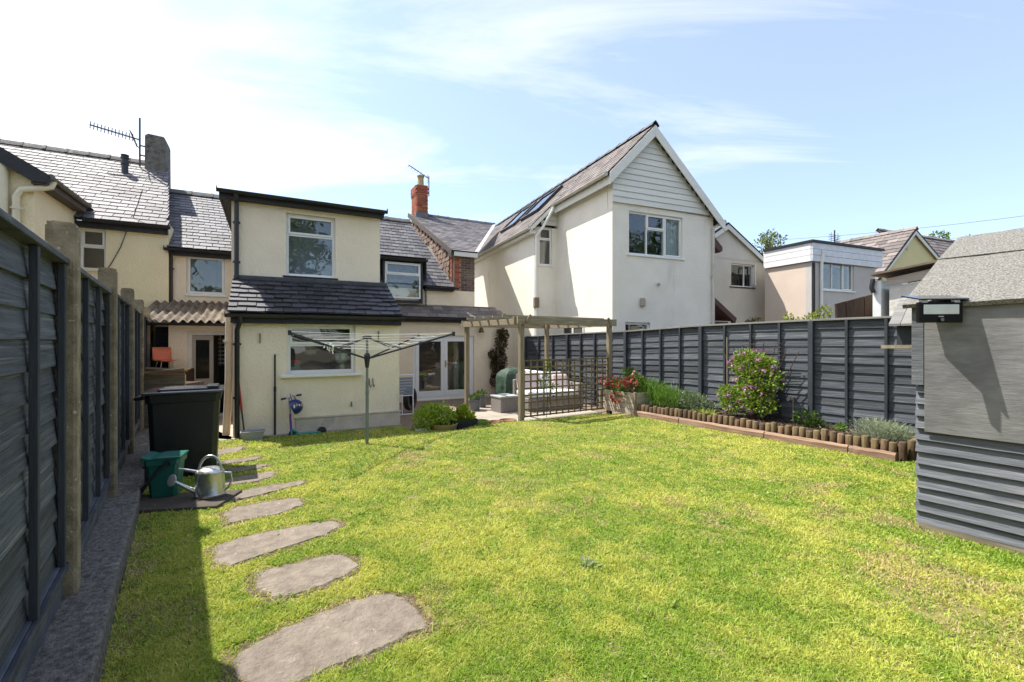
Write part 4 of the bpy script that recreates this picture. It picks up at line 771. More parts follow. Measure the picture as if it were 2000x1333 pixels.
# yellow gable with slate roof
yf = Fr(((1783 - CX) / F * 19.0, 19.0), 23)
yh = at_frame('yellow_gable_house', 'pale yellow gable with white bargeboards and brown slate roof at right', 'house', yf)
zz0 = yf.Z(1783, 450); yl = yf.U(1722); yr = yf.U(1840); zL = yf.Z(1722, 532); zR = yf.Z(1840, 516)
mb = MB().prism([(yl, -1), (yr, -1), (yr, zR - .05), (0, zz0 - .1), (yl, zL - .05)], 0, .2).build('gable_wall', M('lemon_render', (.66, .6, .33), (.6, .54, .3), 1.3, .9), yh)
barge(yl - .05, zL, 0, zz0, .2, -.08).build('bargeboard', whiteclad, yh); barge(.002, zz0, yr + .1, zR - .05, .2, -.08).build('bargeboard', whiteclad, yh)
sy = (zz0 - zL) / (-yl); lo = yl - 1.4
slate_roof(yh, [(lo, 8, zz0 + lo * sy + .03), (lo, -.12, zz0 + lo * sy + .03), (0, -.12, zz0 + .03), (0, 8, zz0 + .03)], .42, .26, slate_brown, th=.02)
slate_roof(yh, [(yr + .1, -.12, zR - .05), (yr + .1, 8, zR - .05), (0, 8, zz0 + .03), (0, -.12, zz0 + .03)], .42, .26, slate_brown, slates=False)
ridge(yh, (0, -.15, zz0 + .1), (0, 8, zz0 + .1), 16, r=.12, mat=slate_brown)
a, b = yf.U(1770), yf.Z(1770, 483); MB().box(a - .08, a + .08, -.03, -.001, b - .1, b + .1).build('vent', M('grey_render', (.5, .5, .47)), yh)
a, b = yf.U(1762), yf.Z(1762, 524); window(yh, a, yf.U(1792), b - .8, b + .05, -.03, [(0, .5, 0, 1, True), (.5, 1, 0, 1, False)], fr=.06, sill=False, room=False)
# slate roof further along
kf = Fr(((1850 - CX) / F * 21.0, 21.0), 23)
kh = at_frame('slate_roof_house', 'distant purple brown slate roof behind the shed', 'house', kf); k0, k1 = kf.U(1822), kf.U(1960); ka, kb = kf.Z(1850, 520), kf.Z(1850, 472, 2.2)
slate_roof(kh, [(k0, 0, ka - .6), (k1 + 3, 0, ka - .6), (k1 + 3, 2.2, kb), (k0, 2.2, kb)], .42, .26, slate_brown, th=.02); ridge(kh, (k0, 2.2, kb + .08), (k1 + 3, 2.2, kb + .08), 16, mat=slate_brown); MB().box(k0 + .1, k1 + 2.9, .2, .4, -1, ka - .4).build('wall', offwhite, kh)
# white outbuilding with board roof edge, brown boards beside it
of = Fr(((1737 - CX) / F * 8.6, 8.6), -56.2)
ob = at_frame('outbuilding', 'small whitewashed outbuilding with ragged board roof over the right fence', 'outbuilding', of)
o1 = of.U(1840); oz0, oz1 = of.Z(1740, 560), of.Z(1830, 545)
MB().prism([(0, -.2), (o1 + 1, -.2), (o1 + 1, oz1 + .05), (0, oz0)], 0, 1.6).build('wall', M('whitewash', (.72, .69, .62), (.62, .58, .5), 5, .95, .012, 16, c3=(.45, .4, .33), s3=4, t3=.62), ob)
def pz_(px, py, v=-.05): return (of.U(px, v), of.Z(px, py, v))
q0, q1, q2, q3 = pz_(1731, 558), pz_(1834, 541), pz_(1834, 522), pz_(1731, 545)
MB().prism([q0, q1, (q1[0] + .9, q1[1] + .12), (q2[0] + .9, q2[1] + .12), q2, q3], -.05, -.003).build('fascia_board', M('bleached_board', (.5, .42, .35), (.4, .33, .27), 4, .9, .004, 10, stretch=(.6, 5, 5)), ob)
r0_, r1_ = pz_(1704, 540), pz_(1840, 516)
for k in range(4):
    MB().prism([(r0_[0] + .05 * (k % 2), r0_[1] + .0), (r1_[0] + .9, r1_[1] + .15), (r1_[0] + .9, r1_[1] + .19), (r0_[0] - .04 * k % .1, r0_[1] + .035)], -.16 + .5 * k, .33 + .5 * k).build('roof_board', M('old_board', (.2, .145, .105), (.12, .09, .065), 5, .95, rand=.2), ob)
a, b = pz_(1711, 552); MB().box(a - .05, a + .08, -.06, 1.2, .5, b + .03).build('side_post', upvc, ob); MB().tube([(a - .03, -.1, b + .06), (a - .05, -.12, b - .1), (a - .02, -.1, b - .2)], .04, 7).build('bracket', black, ob, smooth=True)
bf = Fr(((1633 - CX) / F * 8.7, 8.7), 23); br = at_frame('brown_board_panel', 'leaning dark brown boarded panel beside the whitewashed outbuilding', 'panel', bf)
bx1 = bf.U(1739); nbd = 6
for k in range(nbd):
    x0, x1 = bx1 * k / nbd, bx1 * (k + 1) / nbd - .012; t0, t1 = bf.Z(1635, 594) + (bf.Z(1737, 566) - bf.Z(1635, 594)) * k / nbd, bf.Z(1635, 594) + (bf.Z(1737, 566) - bf.Z(1635, 594)) * (k + 1) / nbd
    MB().prism([(x0 + .12 - .02 * k, .8), (x1 + .12 - .02 * k, .8), (x1, t1), (x0, t0)], -.01 * (k % 2), .03).build('board', brownboard, br)
MB().box(.1, bx1 + .05, .035, .08, 1.3, 1.42).build('rail', brownboard, br)
a, b = bf.U(1722), bf.Z(1722, 580); MB().prism([(a - .3, b - .05), (a + .06, b + .05), (a + .05, b + .09), (a - .1, b + .06)], -.04, -.012).build('grey_patch', lead, br)

# ================================================================ shed on the right
sh = at_frame('garden_shed', 'dark grey timber shed with green grey mineral felt roof at right edge', 'shed', SH)
sez = 1.555 + (CY - 594) / F * SH.o[1]; Lh = 2.9; Dp = 3.0
MB().box(.02, Lh, .035, Dp, .03, sez).build('core', M('shed_core', (.05, .05, .055), rough=.9), sh)
nb_ = 14; hb = .098
sb = []
for k in range(3):
    mb = MB(); seg = 14; vs = []
    for i in range(seg + 1):
        x = Lh * i / seg; a = .003 * math.sin(i * .9 + k * 2) + random.uniform(-.0015, .0015); vs += [(x, -.020, a), (x, .03, a), (x, .03, .112), (x, .016, .112)]
    fs = []
    for i in range(seg): b = 4 * i; fs += [(b, b + 4, b + 5, b + 1), (b + 1, b + 5, b + 6, b + 2), (b + 2, b + 6, b + 7, b + 3), (b + 3, b + 7, b + 4, b)]
    fs += [(0, 1, 2, 3), (seg * 4 + 3, seg * 4 + 2, seg * 4 + 1, seg * 4)]; sb.append(unitmesh(mb.add(vs, fs), 'board', shedwood))
for k in range(int((sez - .06) / hb)): piece('board', sb[k % 3], sh, (random.uniform(-.008, .004), random.uniform(-.003, .002), .05 + hb * k), (0, random.uniform(-.003, .003), 0))
pzb = 1.55 - (838 - CY) / F * SH.o[1] * .985; pu0 = SH.U(1806, -.03)
MB().box(pu0, Lh, -.040, -.024, pzb - .02, sez - .02).build('ply_sheet', plym, sh, bevel=.002)
MB().box(-.022, .055, -.038, -.022, SH.Z(1795, 752, -.03), sez - .01).build('corner_trim', shedwood, sh, bevel=.003)
MB().box(.02, Lh, -.02, .03, .0, .05).build('base_bearer', rawwood, sh)
rdg = 2.56; rv = 1.45; ro0 = -.07
A, x, y, z = roof_basis((ro0, -.085, sez - .012), (Lh + .2, -.085, sez - .012), (ro0, rv, rdg))
mb = MB(); n = 12; sl0 = (Vector((ro0, rv, rdg)) - Vector((ro0, -.085, sez - .012))).length; nx = 22; vs = []
for i in range(nx + 1):
    for j in range(n + 1):
        t = j / n; p = A + x * ((Lh + .27) * i / nx) + y * (sl0 * t); bul = .02 * math.sin(math.pi * t) + .004 * math.sin(i * 1.7 + j); p = p + z * bul
        vs.append(p)
fs = [(i * (n + 1) + j, (i + 1) * (n + 1) + j, (i + 1) * (n + 1) + j + 1, i * (n + 1) + j + 1) for i in range(nx) for j in range(n)]
b0 = len(vs); vs += [v - z * .035 for v in vs[:b0]]; fs += [(b0 + f[3], b0 + f[2], b0 + f[1], b0 + f[0]) for f in fs[:]]
for i in range(nx): fs.append((i * (n + 1), b0 + i * (n + 1), b0 + (i + 1) * (n + 1), (i + 1) * (n + 1)))
for j in range(n): fs.append((j + 1, b0 + j + 1, b0 + j, j))
so = mb.add(vs, fs).build('felt_roof', felt, sh, smooth=True, recalc=False)
mb = MB(); vs = []
for i in range(nx + 1):
    for j, t in enumerate((.0, .15, .4, .44)):
        tt = .64 + t; p = A + x * ((Lh + .27) * i / nx) + y * (sl0 * tt) + z * (.02 * math.sin(math.pi * min(tt, 1)) + .012 + random.uniform(0, .002)); vs.append(p)
fs = [(i * 4 + j, (i + 1) * 4 + j, (i + 1) * 4 + j + 1, i * 4 + j + 1) for i in range(nx) for j in range(3)]; b0 = len(vs); vs += [v - z * .01 for v in vs[:b0]]; fs += [tuple(b0 + k for k in f[::-1]) for f in fs[:]] + [(i * 4, b0 + i * 4, b0 + (i + 1) * 4, (i + 1) * 4) for i in range(nx)]
mb.add(vs, fs).build('felt_lap', felt, sh, recalc=False)
mb = MB(); mb.add([(ro0 + .04, .02, sez - .05), (ro0 + .04, rv, rdg - .05), (ro0 + .04, Dp, sez - .05)], [(0, 1, 2)]); mb.add([(Lh, .02, sez - .05), (Lh, rv, rdg - .05), (Lh, Dp, sez - .05)], [(0, 2, 1)]); mb.add([(ro0, rv, rdg), (Lh + .2, rv, rdg), (Lh + .2, Dp + .06, sez), (ro0, Dp + .06, sez)], [(0, 1, 2, 3)]); mb.build('far_slope', felt, sh, recalc=False)
# solar floodlight on the shed
lp = SH.U(1838, -.2); lz = SH.Z(1838, 609, -.2); q = SH.w(lp, -.2); fl = thing('solar_floodlight', 'black solar floodlight with white lens mounted on the shed wall', 'floodlight', (q[0], q[1], lz), SH.a - R(-38) * 0 + R(50))
fwid = .155
MB().box(-fwid, fwid, 0, .035, -.085, .075).build('housing', M('black_gloss', (.006, .006, .006), rough=.3, spec=.25), fl, bevel=.006)
MB().box(-.125, .125, -.006, .0, -.02, .055).build('lens', M('lens_white', (.72, .76, .74), rough=.15, spec=.6), fl, bevel=.003); MB().lathe([(.0, 0), (.011, .002), (.013, .01)], 12).build('sensor', M('sensor_grey', (.2, .2, .2), rough=.2), fl, loc=(0, -.005, -.062), rot=(R(90), 0, 0)); MB().box(-.018, .018, -.003, 0, -.041, -.034).build('maker_mark', M('pale_print', (.55, .55, .55)), fl)
so = MB().box(-fwid - .005, fwid + .03, -.02, .19, 0, .012).build('solar_panel', M('solar_blue', (.018, .022, .035), rough=.12, spec=.6), fl, bevel=.003); so.location = (.0, .0, .092); so.rotation_euler = (R(12), 0, 0)
for s in (-1, 1): MB().box(s * .115 - .02, s * .115 + .02, .0, .03, .07, .095).build('bracket', metal, fl)
MB().bar((.05, .03, -.02), (.16, .17, -.03), .03, .03).lathe([(.03, -.05), (.03, .02)], 10, (.15, .08, -.01)).build('mounting_arm', black, fl)
# bird box and loose batten between shed and fence
bx_ = Fr(SH.w(-.30, .25), -56.2); q = SH.w(-.16, .42); z0 = SH.Z(1775, 671, .3)
bb_ = thing('bird_box', 'wooden box with sloping weathered lid between fence and shed', 'nest box', (q[0], q[1], z0), SH.a)
MB().box(-.09, .12, .0, .2, -.02, .19).build('box_body', fencedark, bb_); 
for k in range(3): MB().add([(-.13 + k * .087, -.07, .16), (-.13 + k * .087 + .083, -.07, .16), (-.13 + k * .087 + .083, .22, .40), (-.13 + k * .087, .22, .40), (-.13 + k * .087, -.07, .18), (-.13 + k * .087 + .083, -.07, .18), (-.13 + k * .087 + .083, .22, .42), (-.13 + k * .087, .22, .42)], [(3, 2, 1, 0), (4, 5, 6, 7), (0, 1, 5, 4), (1, 2, 6, 5), (2, 3, 7, 6), (3, 0, 4, 7)]).build('lid_board', greyrail, bb_)
z0 = SH.Z(1755, 678, .1); p = SH.w(SH.U(1722, .12), .12); q = SH.w(.03, .08); tag(MB().bar((p[0], p[1], z0), (q[0], q[1], z0 + .004), .03, .03).build('timber_batten', rawwood), 'short pale batten sticking out from the shed corner', 'batten')
# ================================================================ flower bed edging
le = at_frame('log_roll_edging', 'row of short round upright logs edging the raised flower bed', 'edging', RN)
lm_ = []
for k in range(3):
    h = .26; prof = [(.045, 0), (.046, h * .5), (.044, h - .012), (.036, h - .003), (.0, h)]; lm_.append(unitmesh(MB().lathe(prof, 10), 'log', logm))
for me in lm_: me.polygons.foreach_set('use_smooth', [True] * len(me.polygons)); me.set_sharp_from_angle(angle=R(45))
u = RN.U(1250, -.97)
while u < .86:
    piece('log', random.choice(lm_), le, (u, -.97 + random.uniform(-.008, .008), random.uniform(-.03, .0)), (random.uniform(-.03, .03), random.uniform(-.03, .03), random.random() * 6), (1, 1, random.uniform(.92, 1.06))); u += random.uniform(.094, .106)
v = -.86
while v < -.1:
    piece('log', random.choice(lm_), le, (.90 + random.uniform(-.01, .01), v, -.01), (random.uniform(-.03, .03), random.uniform(-.03, .03), random.random() * 6), (1, 1, random.uniform(.95, 1.1))); v += .1
segs = [(1237, 1327, 'short reddish timber sleeper on the lawn edge next to the flower planter'), (1328, 1494, 'long red brown sleeper below the grey green bush'), (1495, 1658, 'pale split sleeper below the pink flowering bush'), (1659, 1752, 'weathered end sleeper nearest the shed on the lawn edge')]
for i, (a, b, lab) in enumerate(segs):
    u0, u1 = RN.U(a, -1.08), RN.U(b, -1.08); mb = MB(); n = 10; vs = []
    for k in range(n + 1):
        x = u0 + .005 + (u1 - u0 - .01) * k / n; j = lambda: random.uniform(-.005, .005); vs += [(x, -1.125 + j(), -.04), (x, -1.03, -.04), (x, -1.03 + j() * .5, .105 + j()), (x, -1.10 + j(), .115 + j()), (x, -1.125 + j(), .085 + j())]
    fs = [(k * 5 + q, (k + 1) * 5 + q, (k + 1) * 5 + (q + 1) % 5, k * 5 + (q + 1) % 5) for k in range(n) for q in range(5)] + [tuple(range(4, -1, -1)), tuple(n * 5 + q for q in range(5))]
    so = mb.add(vs, fs).build('timber_sleeper', sleeperm); so.location = (RN.o[0], RN.o[1], 0); so.rotation_euler = (0, 0, RN.a); tag(so, lab, 'sleeper', 'sleepers along the flower bed')
# ================================================================ stepping stones
SX = lambda p: [(300 + x / 2.65, 830 + y / 2.65) for x, y in p]
stones = [
 (SX([(400, 1240), (440, 1190), (600, 1100), (840, 990), (1000, 925), (1160, 885), (1240, 882), (1300, 900), (1420, 1010), (1420, 1045), (1300, 1110), (1110, 1200), (860, 1295), (760, 1345), (600, 1390), (480, 1360), (410, 1290)]), 'largest stepping stone, nearest the camera at the bottom edge'),
 (SX([(515, 800), (540, 765), (680, 735), (820, 700), (930, 675), (1010, 690), (1065, 735), (990, 790), (840, 850), (720, 890), (600, 900), (530, 850)]), 'second stepping stone counted from the camera, with rounded ends'),
 (SX([(300, 650), (330, 630), (420, 600), (560, 565), (700, 540), (850, 510), (940, 500), (975, 525), (900, 570), (760, 615), (640, 655), (520, 695), (400, 735), (330, 735)]), 'third stepping stone counted from the camera, long and narrow'),
 (SX([(362, 455), (440, 430), (580, 405), (700, 385), (760, 388), (780, 415), (720, 440), (640, 470), (520, 490), (390, 515)]), 'fourth stepping stone counted from the camera, beside the bin shadow tip'),
 (SX([(345, 376), (480, 340), (640, 312), (775, 292), (782, 308), (640, 345), (560, 365), (440, 392), (370, 392)]), 'fifth stepping stone counted from the camera, half in bin shadow'),
 (SX([(330, 303), (400, 280), (600, 245), (635, 246), (620, 270), (520, 300), (350, 320)]), 'sixth stepping stone counted from the camera, part shaded by bin'),
 (SX([(370, 234), (560, 207), (600, 208), (530, 235), (385, 250)]), 'seventh stepping stone counted from the camera, thin sliver'),
 (SX([(345, 193), (540, 165), (562, 170), (520, 187), (380, 206)]), 'eighth stepping stone counted from the camera, near the path'),
 (SX([(290, 142), (440, 115), (472, 118), (440, 142), (300, 166)]), 'ninth stepping stone, farthest one, next to the concrete path')]
SPOLY = []; rimm = M('dry_soil_rim', (.19, .135, .075), (.07, .05, .03), 22, .97, .02, 50)
for px, lab in stones:
    P0 = [np.array(gp(x, y)) for x, y in px]; P = []
    for i_ in range(len(P0)):
        a_, b_ = P0[i_], P0[(i_ + 1) % len(P0)]; m_ = max(1, int(np.linalg.norm(b_ - a_) / .035))
        P += [tuple(a_ + (b_ - a_) * k_ / m_ + rng.normal(size=2) * .007) for k_ in range(m_)]
    c = np.mean(P, axis=0); SPOLY.append(np.array(P)); L_ = [(p[0] - c[0], p[1] - c[1]) for p in P]
    mb = MB(); n = len(L_); vs = [(x, y, -.04) for x, y in L_] + [(x, y, .002) for x, y in L_] + [(x * .965, y * .965, .012 + random.uniform(-.003, .003)) for x, y in L_]
    mb.add(vs, [(i, (i + 1) % n, n + (i + 1) % n, n + i) for i in range(n)] + [(n + i, n + (i + 1) % n, 2 * n + (i + 1) % n, 2 * n + i) for i in range(n)] + [tuple(range(2 * n, 3 * n))])
    so = mb.build('stepping_stone', paving, loc=(c[0], c[1], 0), smooth=False); nn = n; ring = []
    for i in range(nn):
        p_ = np.array(L_[i]); ring.append(tuple(p_ * (1 + random.uniform(.015, .10) / (np.linalg.norm(p_) + .05))))
    MB().add([(x, y, .003) for x, y in ring], [tuple(range(nn))]).build('soil_rim', rimm, so); tag(so, lab, 'stepping stone', 'stepping stones across the lawn')

# ================================================================ pergola, trellis, deck
PG = Fr(gp(1018, 820), 33); PW = PG.U(1190); PD = PG.V(912, 0); pt = 2.035
pg = at_frame('pergola', 'weathered timber pergola over the patio seating', 'pergola', PG)
for (a, b) in ((0, 0), (PW, 0), (0, PD), (PW, PD)): MB().box(a - .047, a + .047, b - .047, b + .047, -.2, pt - .02).build('post', rawwoodv, pg, bevel=.006)
MB().box(-.14, PW + .14, -.094, -.049, pt - .15, pt).build('front_beam', rawwood, pg, bevel=.004); MB().box(-.14, PW + .14, .049, .094, pt - .15, pt - .003).build('front_beam', rawwood, pg, bevel=.004)
MB().box(-.1, PW + .1, PD + .049, PD + .094, pt - .15, pt - .002).build('back_beam', rawwood, pg, bevel=.004)
for a in (-.092, PW + .048): MB().box(a, a + .043, .096, PD + .045, pt - .155, pt - .04).build('side_beam', rawwood, pg, bevel=.004)
for k in range(1, 6):
    y = PD * k / 6; MB().prism([(-.2, pt + .0), (-.2, pt + .05), (PW + .2, pt + .05), (PW + .2, pt + .0), (PW + .12, pt - .038), (-.12, pt - .038)], y - .02, y + .02).build('rafter', rawwood, pg, bevel=.003)
for a in (0, PW):
    for s in (-1, 1): MB().bar((a + s * .05, -.03, pt - .32), (a + s * .3, -.03, pt - .1), .03, .04).build('brace', rawwood, pg) if False else None
for (x, s) in ((0.05, 1), (PW - .05, -1)):
    MB().bar((x, -.115, pt - .11), (x + s * .10, -.115, pt + .03), .02, .05).build('end_block', rawwood, pg)
tr = at_frame('garden_trellis', 'brown square timber trellis between the pergola posts', 'trellis', PG)
t0, t1, zt0, zt1 = .06, PW - .06, .03, 1.18
for k in range(15):
    x = t0 + (t1 - t0) * k / 14; MB().box(x - .016, x + .016, -.02, -.004, zt0, zt1).build('upright_lath', trelwood, tr)
for k in range(9):
    z = zt0 + .02 + (zt1 - zt0 - .04) * k / 8; MB().box(t0 - .015, t1 + .015, -.003, .013, z - .015, z + .015).build('cross_lath', trelwood, tr)
# yellow green climber on trellis
n = 160; P, d = blob_points(n, [(.62, -.03, 1.12, .08, .05, .07), (.66, -.02, .95, .1, .05, .12), (.45, -.02, .7, .08, .04, .14), (.72, -.02, .62, .22, .04, .06), (.6, -.02, .8, .1, .04, .14)], .2)
tc_ = at_frame('trellis_climber', 'thin yellow green climber on the brown trellis', 'climber', PG); leaves('foliage', tc_, P, d + [0, -.3, .3], rng.uniform(.035, .075, n), tint(n, (.26, .33, .03), (.12, .2, .02)), aspect=1.7)
MB().tube([(.6, -.03, 0), (.63, -.03, .4), (.58, -.03, .7), (.64, -.03, 1.1)], .007, 5).tube([(.61, -.03, .3), (.75, -.03, .6)], .005, 5).build('stem', brownboard, tc_)
dk = at_frame('timber_deck', 'low weathered timber deck under the pergola', 'deck', PG); y = .12
while y < 2.4: MB().box(-1.15, PW - .1, y, y + .137, -.14, -.075 + random.uniform(-.003, .003)).build('deck_board', deckm, dk, bevel=.004); y += .145
# seating
sf = thing('outdoor_sofa', 'grey corner sofa with pale cushions behind the trellis', 'sofa', (*PG.w(.95, 1.1), -.07), PG.a - R(8))
wick = M('grey_wicker', (.27, .245, .22), (.17, .155, .14), 40, .8, .004, 60); cush = M('pale_cushion', (.70, .71, .72), (.62, .63, .65), 3, .9, .004, 12, rand=.06); pink = M('pink_cushion', (.62, .5, .47), (.55, .44, .42), 3, .9)
MB().box(0, 1.35, .0, .75, 0, .3).box(0, 1.35, .75, .87, 0, .68).box(1.35, 1.5, .0, .87, 0, .6).build('sofa_base', wick, sf, bevel=.02)
for k in range(2): MB().box(.02 + k * .66, .66 + k * .66, .0, .72, .305, .44).build('seat_cushion', cush, sf, bevel=.045)
for k in range(2):
    o = MB().box(-.31, .31, 0, .16, 0, .42).build('back_cushion', cush if k else pink, sf, bevel=.06); o.location = (.35 + k * .66, .58, .445); o.rotation_euler = (R(-12), 0, 0)
o = MB().box(-.2, .2, 0, .12, 0, .38).build('scatter_cushion', pink, sf, bevel=.05); o.location = (1.1, .4, .45); o.rotation_euler = (R(-20), 0, R(-18))
sf2 = thing('outdoor_sofa', 'second grey sofa section with pale cushions against the right fence', 'sofa', (*PG.w(1.75, 2.2), -.07), PG.a + R(-6))
MB().box(-.2, .5, 0, 1.2, 0, .3).box(.5, .62, 0, 1.2, 0, .68).build('sofa_base', wick, sf2, bevel=.02)
for k in range(2):
    MB().box(-.18, .48, .02 + k * .6, .58 + k * .6, .305, .44).build('seat_cushion', cush, sf2, bevel=.045); MB().box(.33, .48, .03 + k * .6, .57 + k * .6, .445, .82).build('back_cushion', cush, sf2, bevel=.05)
pf_ = thing('wicker_box', 'grey wicker storage box on the deck beside the pergola post', 'storage box', (*gp(996, 806, -.075), -.075), PG.a)
MB().box(-.24, .24, 0, .45, 0, .33).build('body', wick, pf_, bevel=.012); MB().box(-.255, .255, -.015, .465, .332, .375).build('lid', M('grey_lid', (.4, .42, .41), rough=.6), pf_, bevel=.01)
# covered barbecue
cv_ = thing('covered_barbecue', 'dark green waterproof cover over a barbecue on the patio', 'cover', (*PG.w(1.75, 3.0), -.15), PG.a); cv_.scale = (.8, .8, .95); gcov = M('green_cover', (.06, .105, .07), (.022, .045, .032), 9, .6, .03, 9)
mb = MB(); n = 40; rows = [(0, .0, 1.02), (.1, .02, 1.0), (.45, .03, .98), (.72, .02, .96), (.84, .01, .9), (.95, .0, .66), (1.02, 0, .3)]; vs = []
for z, amp, s in rows:
    for j in range(n):
        t = 2 * math.pi * j / n; r = 1 / max(abs(math.cos(t)) / .5, abs(math.sin(t)) / .38) * .9 + .05; r = r * s + amp * math.sin(j * 2.1 + z * 5) + amp * .6 * math.sin(j * 3.7); vs.append((r * math.cos(t), r * math.sin(t), z))
mb.add(vs, [(i * n + j, i * n + (j + 1) % n, (i + 1) * n + (j + 1) % n, (i + 1) * n + j) for i in range(len(rows) - 1) for j in range(n)] + [tuple((len(rows) - 1) * n + j for j in range(n))]).build('cover', gcov, cv_, smooth=True)
MB().tube([(.0, -.44, .1), (0, -.46, .5), (.05, -.44, .75)], .008, 5).build('drawstring', black, cv_)
# ================================================================ plants
G1, G2 = (.07, .14, .018), (.16, .24, .025)
def bush(name, label, cat, xy, z, blobs, n, ls, c1, c2, rz=0, stems=6, mat=None, aspect=1.8, up=.35, group=None, shell=.45, stem_r=.006):
    t = thing(name, label, cat, (xy[0], xy[1], z), rz, group); P, d = blob_points(n, blobs, shell); d = d + rng.normal(size=(n, 3)) * .5 + [0, 0, up]
    leaves('foliage', t, P, d, rng.uniform(ls * .6, ls * 1.3, n), tint(n, c1, c2), aspect=aspect, mat=mat)
    if stems:
        mb = MB()
        for k in range(stems):
            b = blobs[k % len(blobs)]; a = (random.uniform(-.04, .04), random.uniform(-.04, .04), 0); e = (b[0] + random.uniform(-.5, .5) * b[3], b[1] + random.uniform(-.5, .5) * b[4], b[2] + b[5] * random.uniform(.1, .6)); m_ = [(a[i] + e[i]) / 2 + random.uniform(-.03, .03) for i in range(3)]; mb.tube([a, m_, e], [stem_r, stem_r * .8, stem_r * .4], 5)
        mb.build('stems', brownboard, t)
    return t
def flowers(parent, n, blobs, size, c1, c2, name='blossoms'):
    P, d = blob_points(n, blobs, .8); k = 5; PP = np.repeat(P, k, 0); D = np.repeat(d, k, 0) * .7 + rng.normal(size=(n * k, 3)) * .8; return leaves(name, parent, PP, D, rng.uniform(size * .7, size * 1.2, n * k), np.repeat(tint(n, c1, c2), k, 0), aspect=1.2)
# planter with red flowers
PL = Fr(RN.w(RN.U(1172, -1.05), -1.05), RN.deg); pw = PL.U(1241)
pb = at_frame('flower_planter', 'square timber planter of horizontal boards at the start of the bed', 'planter', PL)
for k in range(4): MB().box(.03, pw - .03, 0, .025, .01 + k * .115, .118 + k * .115).build('front_board', planterm, pb, bevel=.003); MB().box(.0, .025, .03, .45, .01 + k * .115, .118 + k * .115).build('side_board', planterm, pb, bevel=.003); MB().box(pw - .025, pw, .03, .45, .01 + k * .115, .118 + k * .115).build('side_board', planterm, pb, bevel=.003)
for a in (-.012, pw - .033): MB().box(a, a + .045, -.02, .029, 0, .48).build('corner_post', rawwoodv, pb, bevel=.003)
MB().box(.026, pw - .026, .026, .45, .02, .42).build('soil', soil, pb)
c = PL.w(pw * .5, .2)
t = bush('red_flower_shrub', 'shrub with red and pink flowers in the timber planter', 'shrub', c, .44, [(-.12, 0, .16, .4, .24, .14), (.25, .05, .26, .22, .2, .18), (-.35, 0, .1, .16, .15, .14), (.1, -.22, .02, .22, .1, .1), (.1, .1, .42, .2, .1, .1)], 1500, .055, G1, G2, PL.a)
flowers(t, 75, [(-.1, -.14, .22, .4, .2, .1), (.3, -.1, .22, .16, .16, .14)], .055, (.52, .08, .08), (.62, .22, .2)); flowers(t, 10, [(-.28, -.18, .18, .1, .08, .06), (.22, .0, .42, .08, .08, .05)], .055, (.75, .42, .38), (.7, .5, .35), 'pink_blossoms'); flowers(t, 26, [(.07, -.33, -.1, .15, .06, .12)], .045, (.42, .1, .06), (.5, .16, .1), 'trailing_blossoms')
def bedxy(px, v): return RN.w(RN.U(px, v), v)
# feathery bright green plant
n = 5200; t = thing('feathery_plant', 'tall feathery bright green plant beside the timber planter', 'plant', (*bedxy(1290, -.5), .17), RN.a)
a = rng.random(n); bx0 = np.array([-.35, .2, -.05, .42, -.62])[rng.integers(0, 5, n)]; B = np.c_[bx0 + rng.normal(size=n) * .2, rng.normal(size=n) * .17, rng.random(n) ** .8 * (.52 - .28 * np.clip(bx0 + .5, 0, 1))]; leaves('foliage', t, B, np.c_[rng.normal(size=(n, 2)) * .55, np.ones(n)], rng.uniform(.08, .17, n), tint(n, (.07, .17, .012), (.17, .29, .03)), aspect=14)
MB().tube([(0, 0, 0), (0, 0, .3)], .01, 5).tube([(-.2, 0, 0), (-.25, 0, .3)], .01, 5).build('stems', brownboard, t)
bush('catmint_bush', 'low grey green bush in the bed between feathery plant and rose', 'shrub', bedxy(1345, -.52), .17, [(-.3, 0, .15, .28, .22, .17), (.15, 0, .17, .3, .24, .18), (.0, .05, .22, .26, .2, .17), (.42, .05, .1, .16, .16, .12)], 2600, .05, (.11, .155, .08), (.24, .29, .17), RN.a, aspect=2.2)
n = 70; t = thing('strappy_plant', 'small yellow green strap leaved plant on the log edging', 'plant', (*bedxy(1382, -.75), .17), RN.a); ang = rng.random(n) * 6.28; leaves('foliage', t, np.c_[rng.normal(size=(n, 2)) * .06, np.zeros(n)], np.c_[np.cos(ang) * 1.1, np.sin(ang) * 1.1, rng.uniform(.3, 1.2, n)], rng.uniform(.12, .26, n), tint(n, (.36, .37, .05), (.22, .3, .05)), aspect=11)
# pink flowering bush and its support
rb = [(-.08, 0, .95, .36, .2, .22), (.08, 0, .72, .42, .24, .26), (-.02, 0, .45, .36, .22, .22), (-.45, -.05, .4, .2, .16, .16), (-.32, -.1, .22, .22, .16, .14), (.15, -.05, .28, .28, .18, .18), (-.18, 0, 1.12, .18, .14, .1), (.2, 0, 1.0, .18, .14, .12)]
t = bush('pink_flower_bush', 'tall leafy bush with mauve pink flowers against the fence', 'shrub', bedxy(1472, -.40), .17, rb, 4300, .062, (.13, .22, .025), (.3, .4, .05), RN.a, stems=12, stem_r=.009)
flowers(t, 85, rb, .056, (.55, .22, .48), (.7, .42, .58)); flowers(t, 20, [(.05, 0, 1.13, .26, .14, .1), (-.25, -.05, .95, .22, .14, .14)], .05, (.5, .14, .45), (.62, .3, .55), 'upper_blossoms')
st = thing('fan_trellis', 'fan of crossed brown canes above the pink flowering bush', 'plant support', (*bedxy(1476, -.16), .17), RN.a)
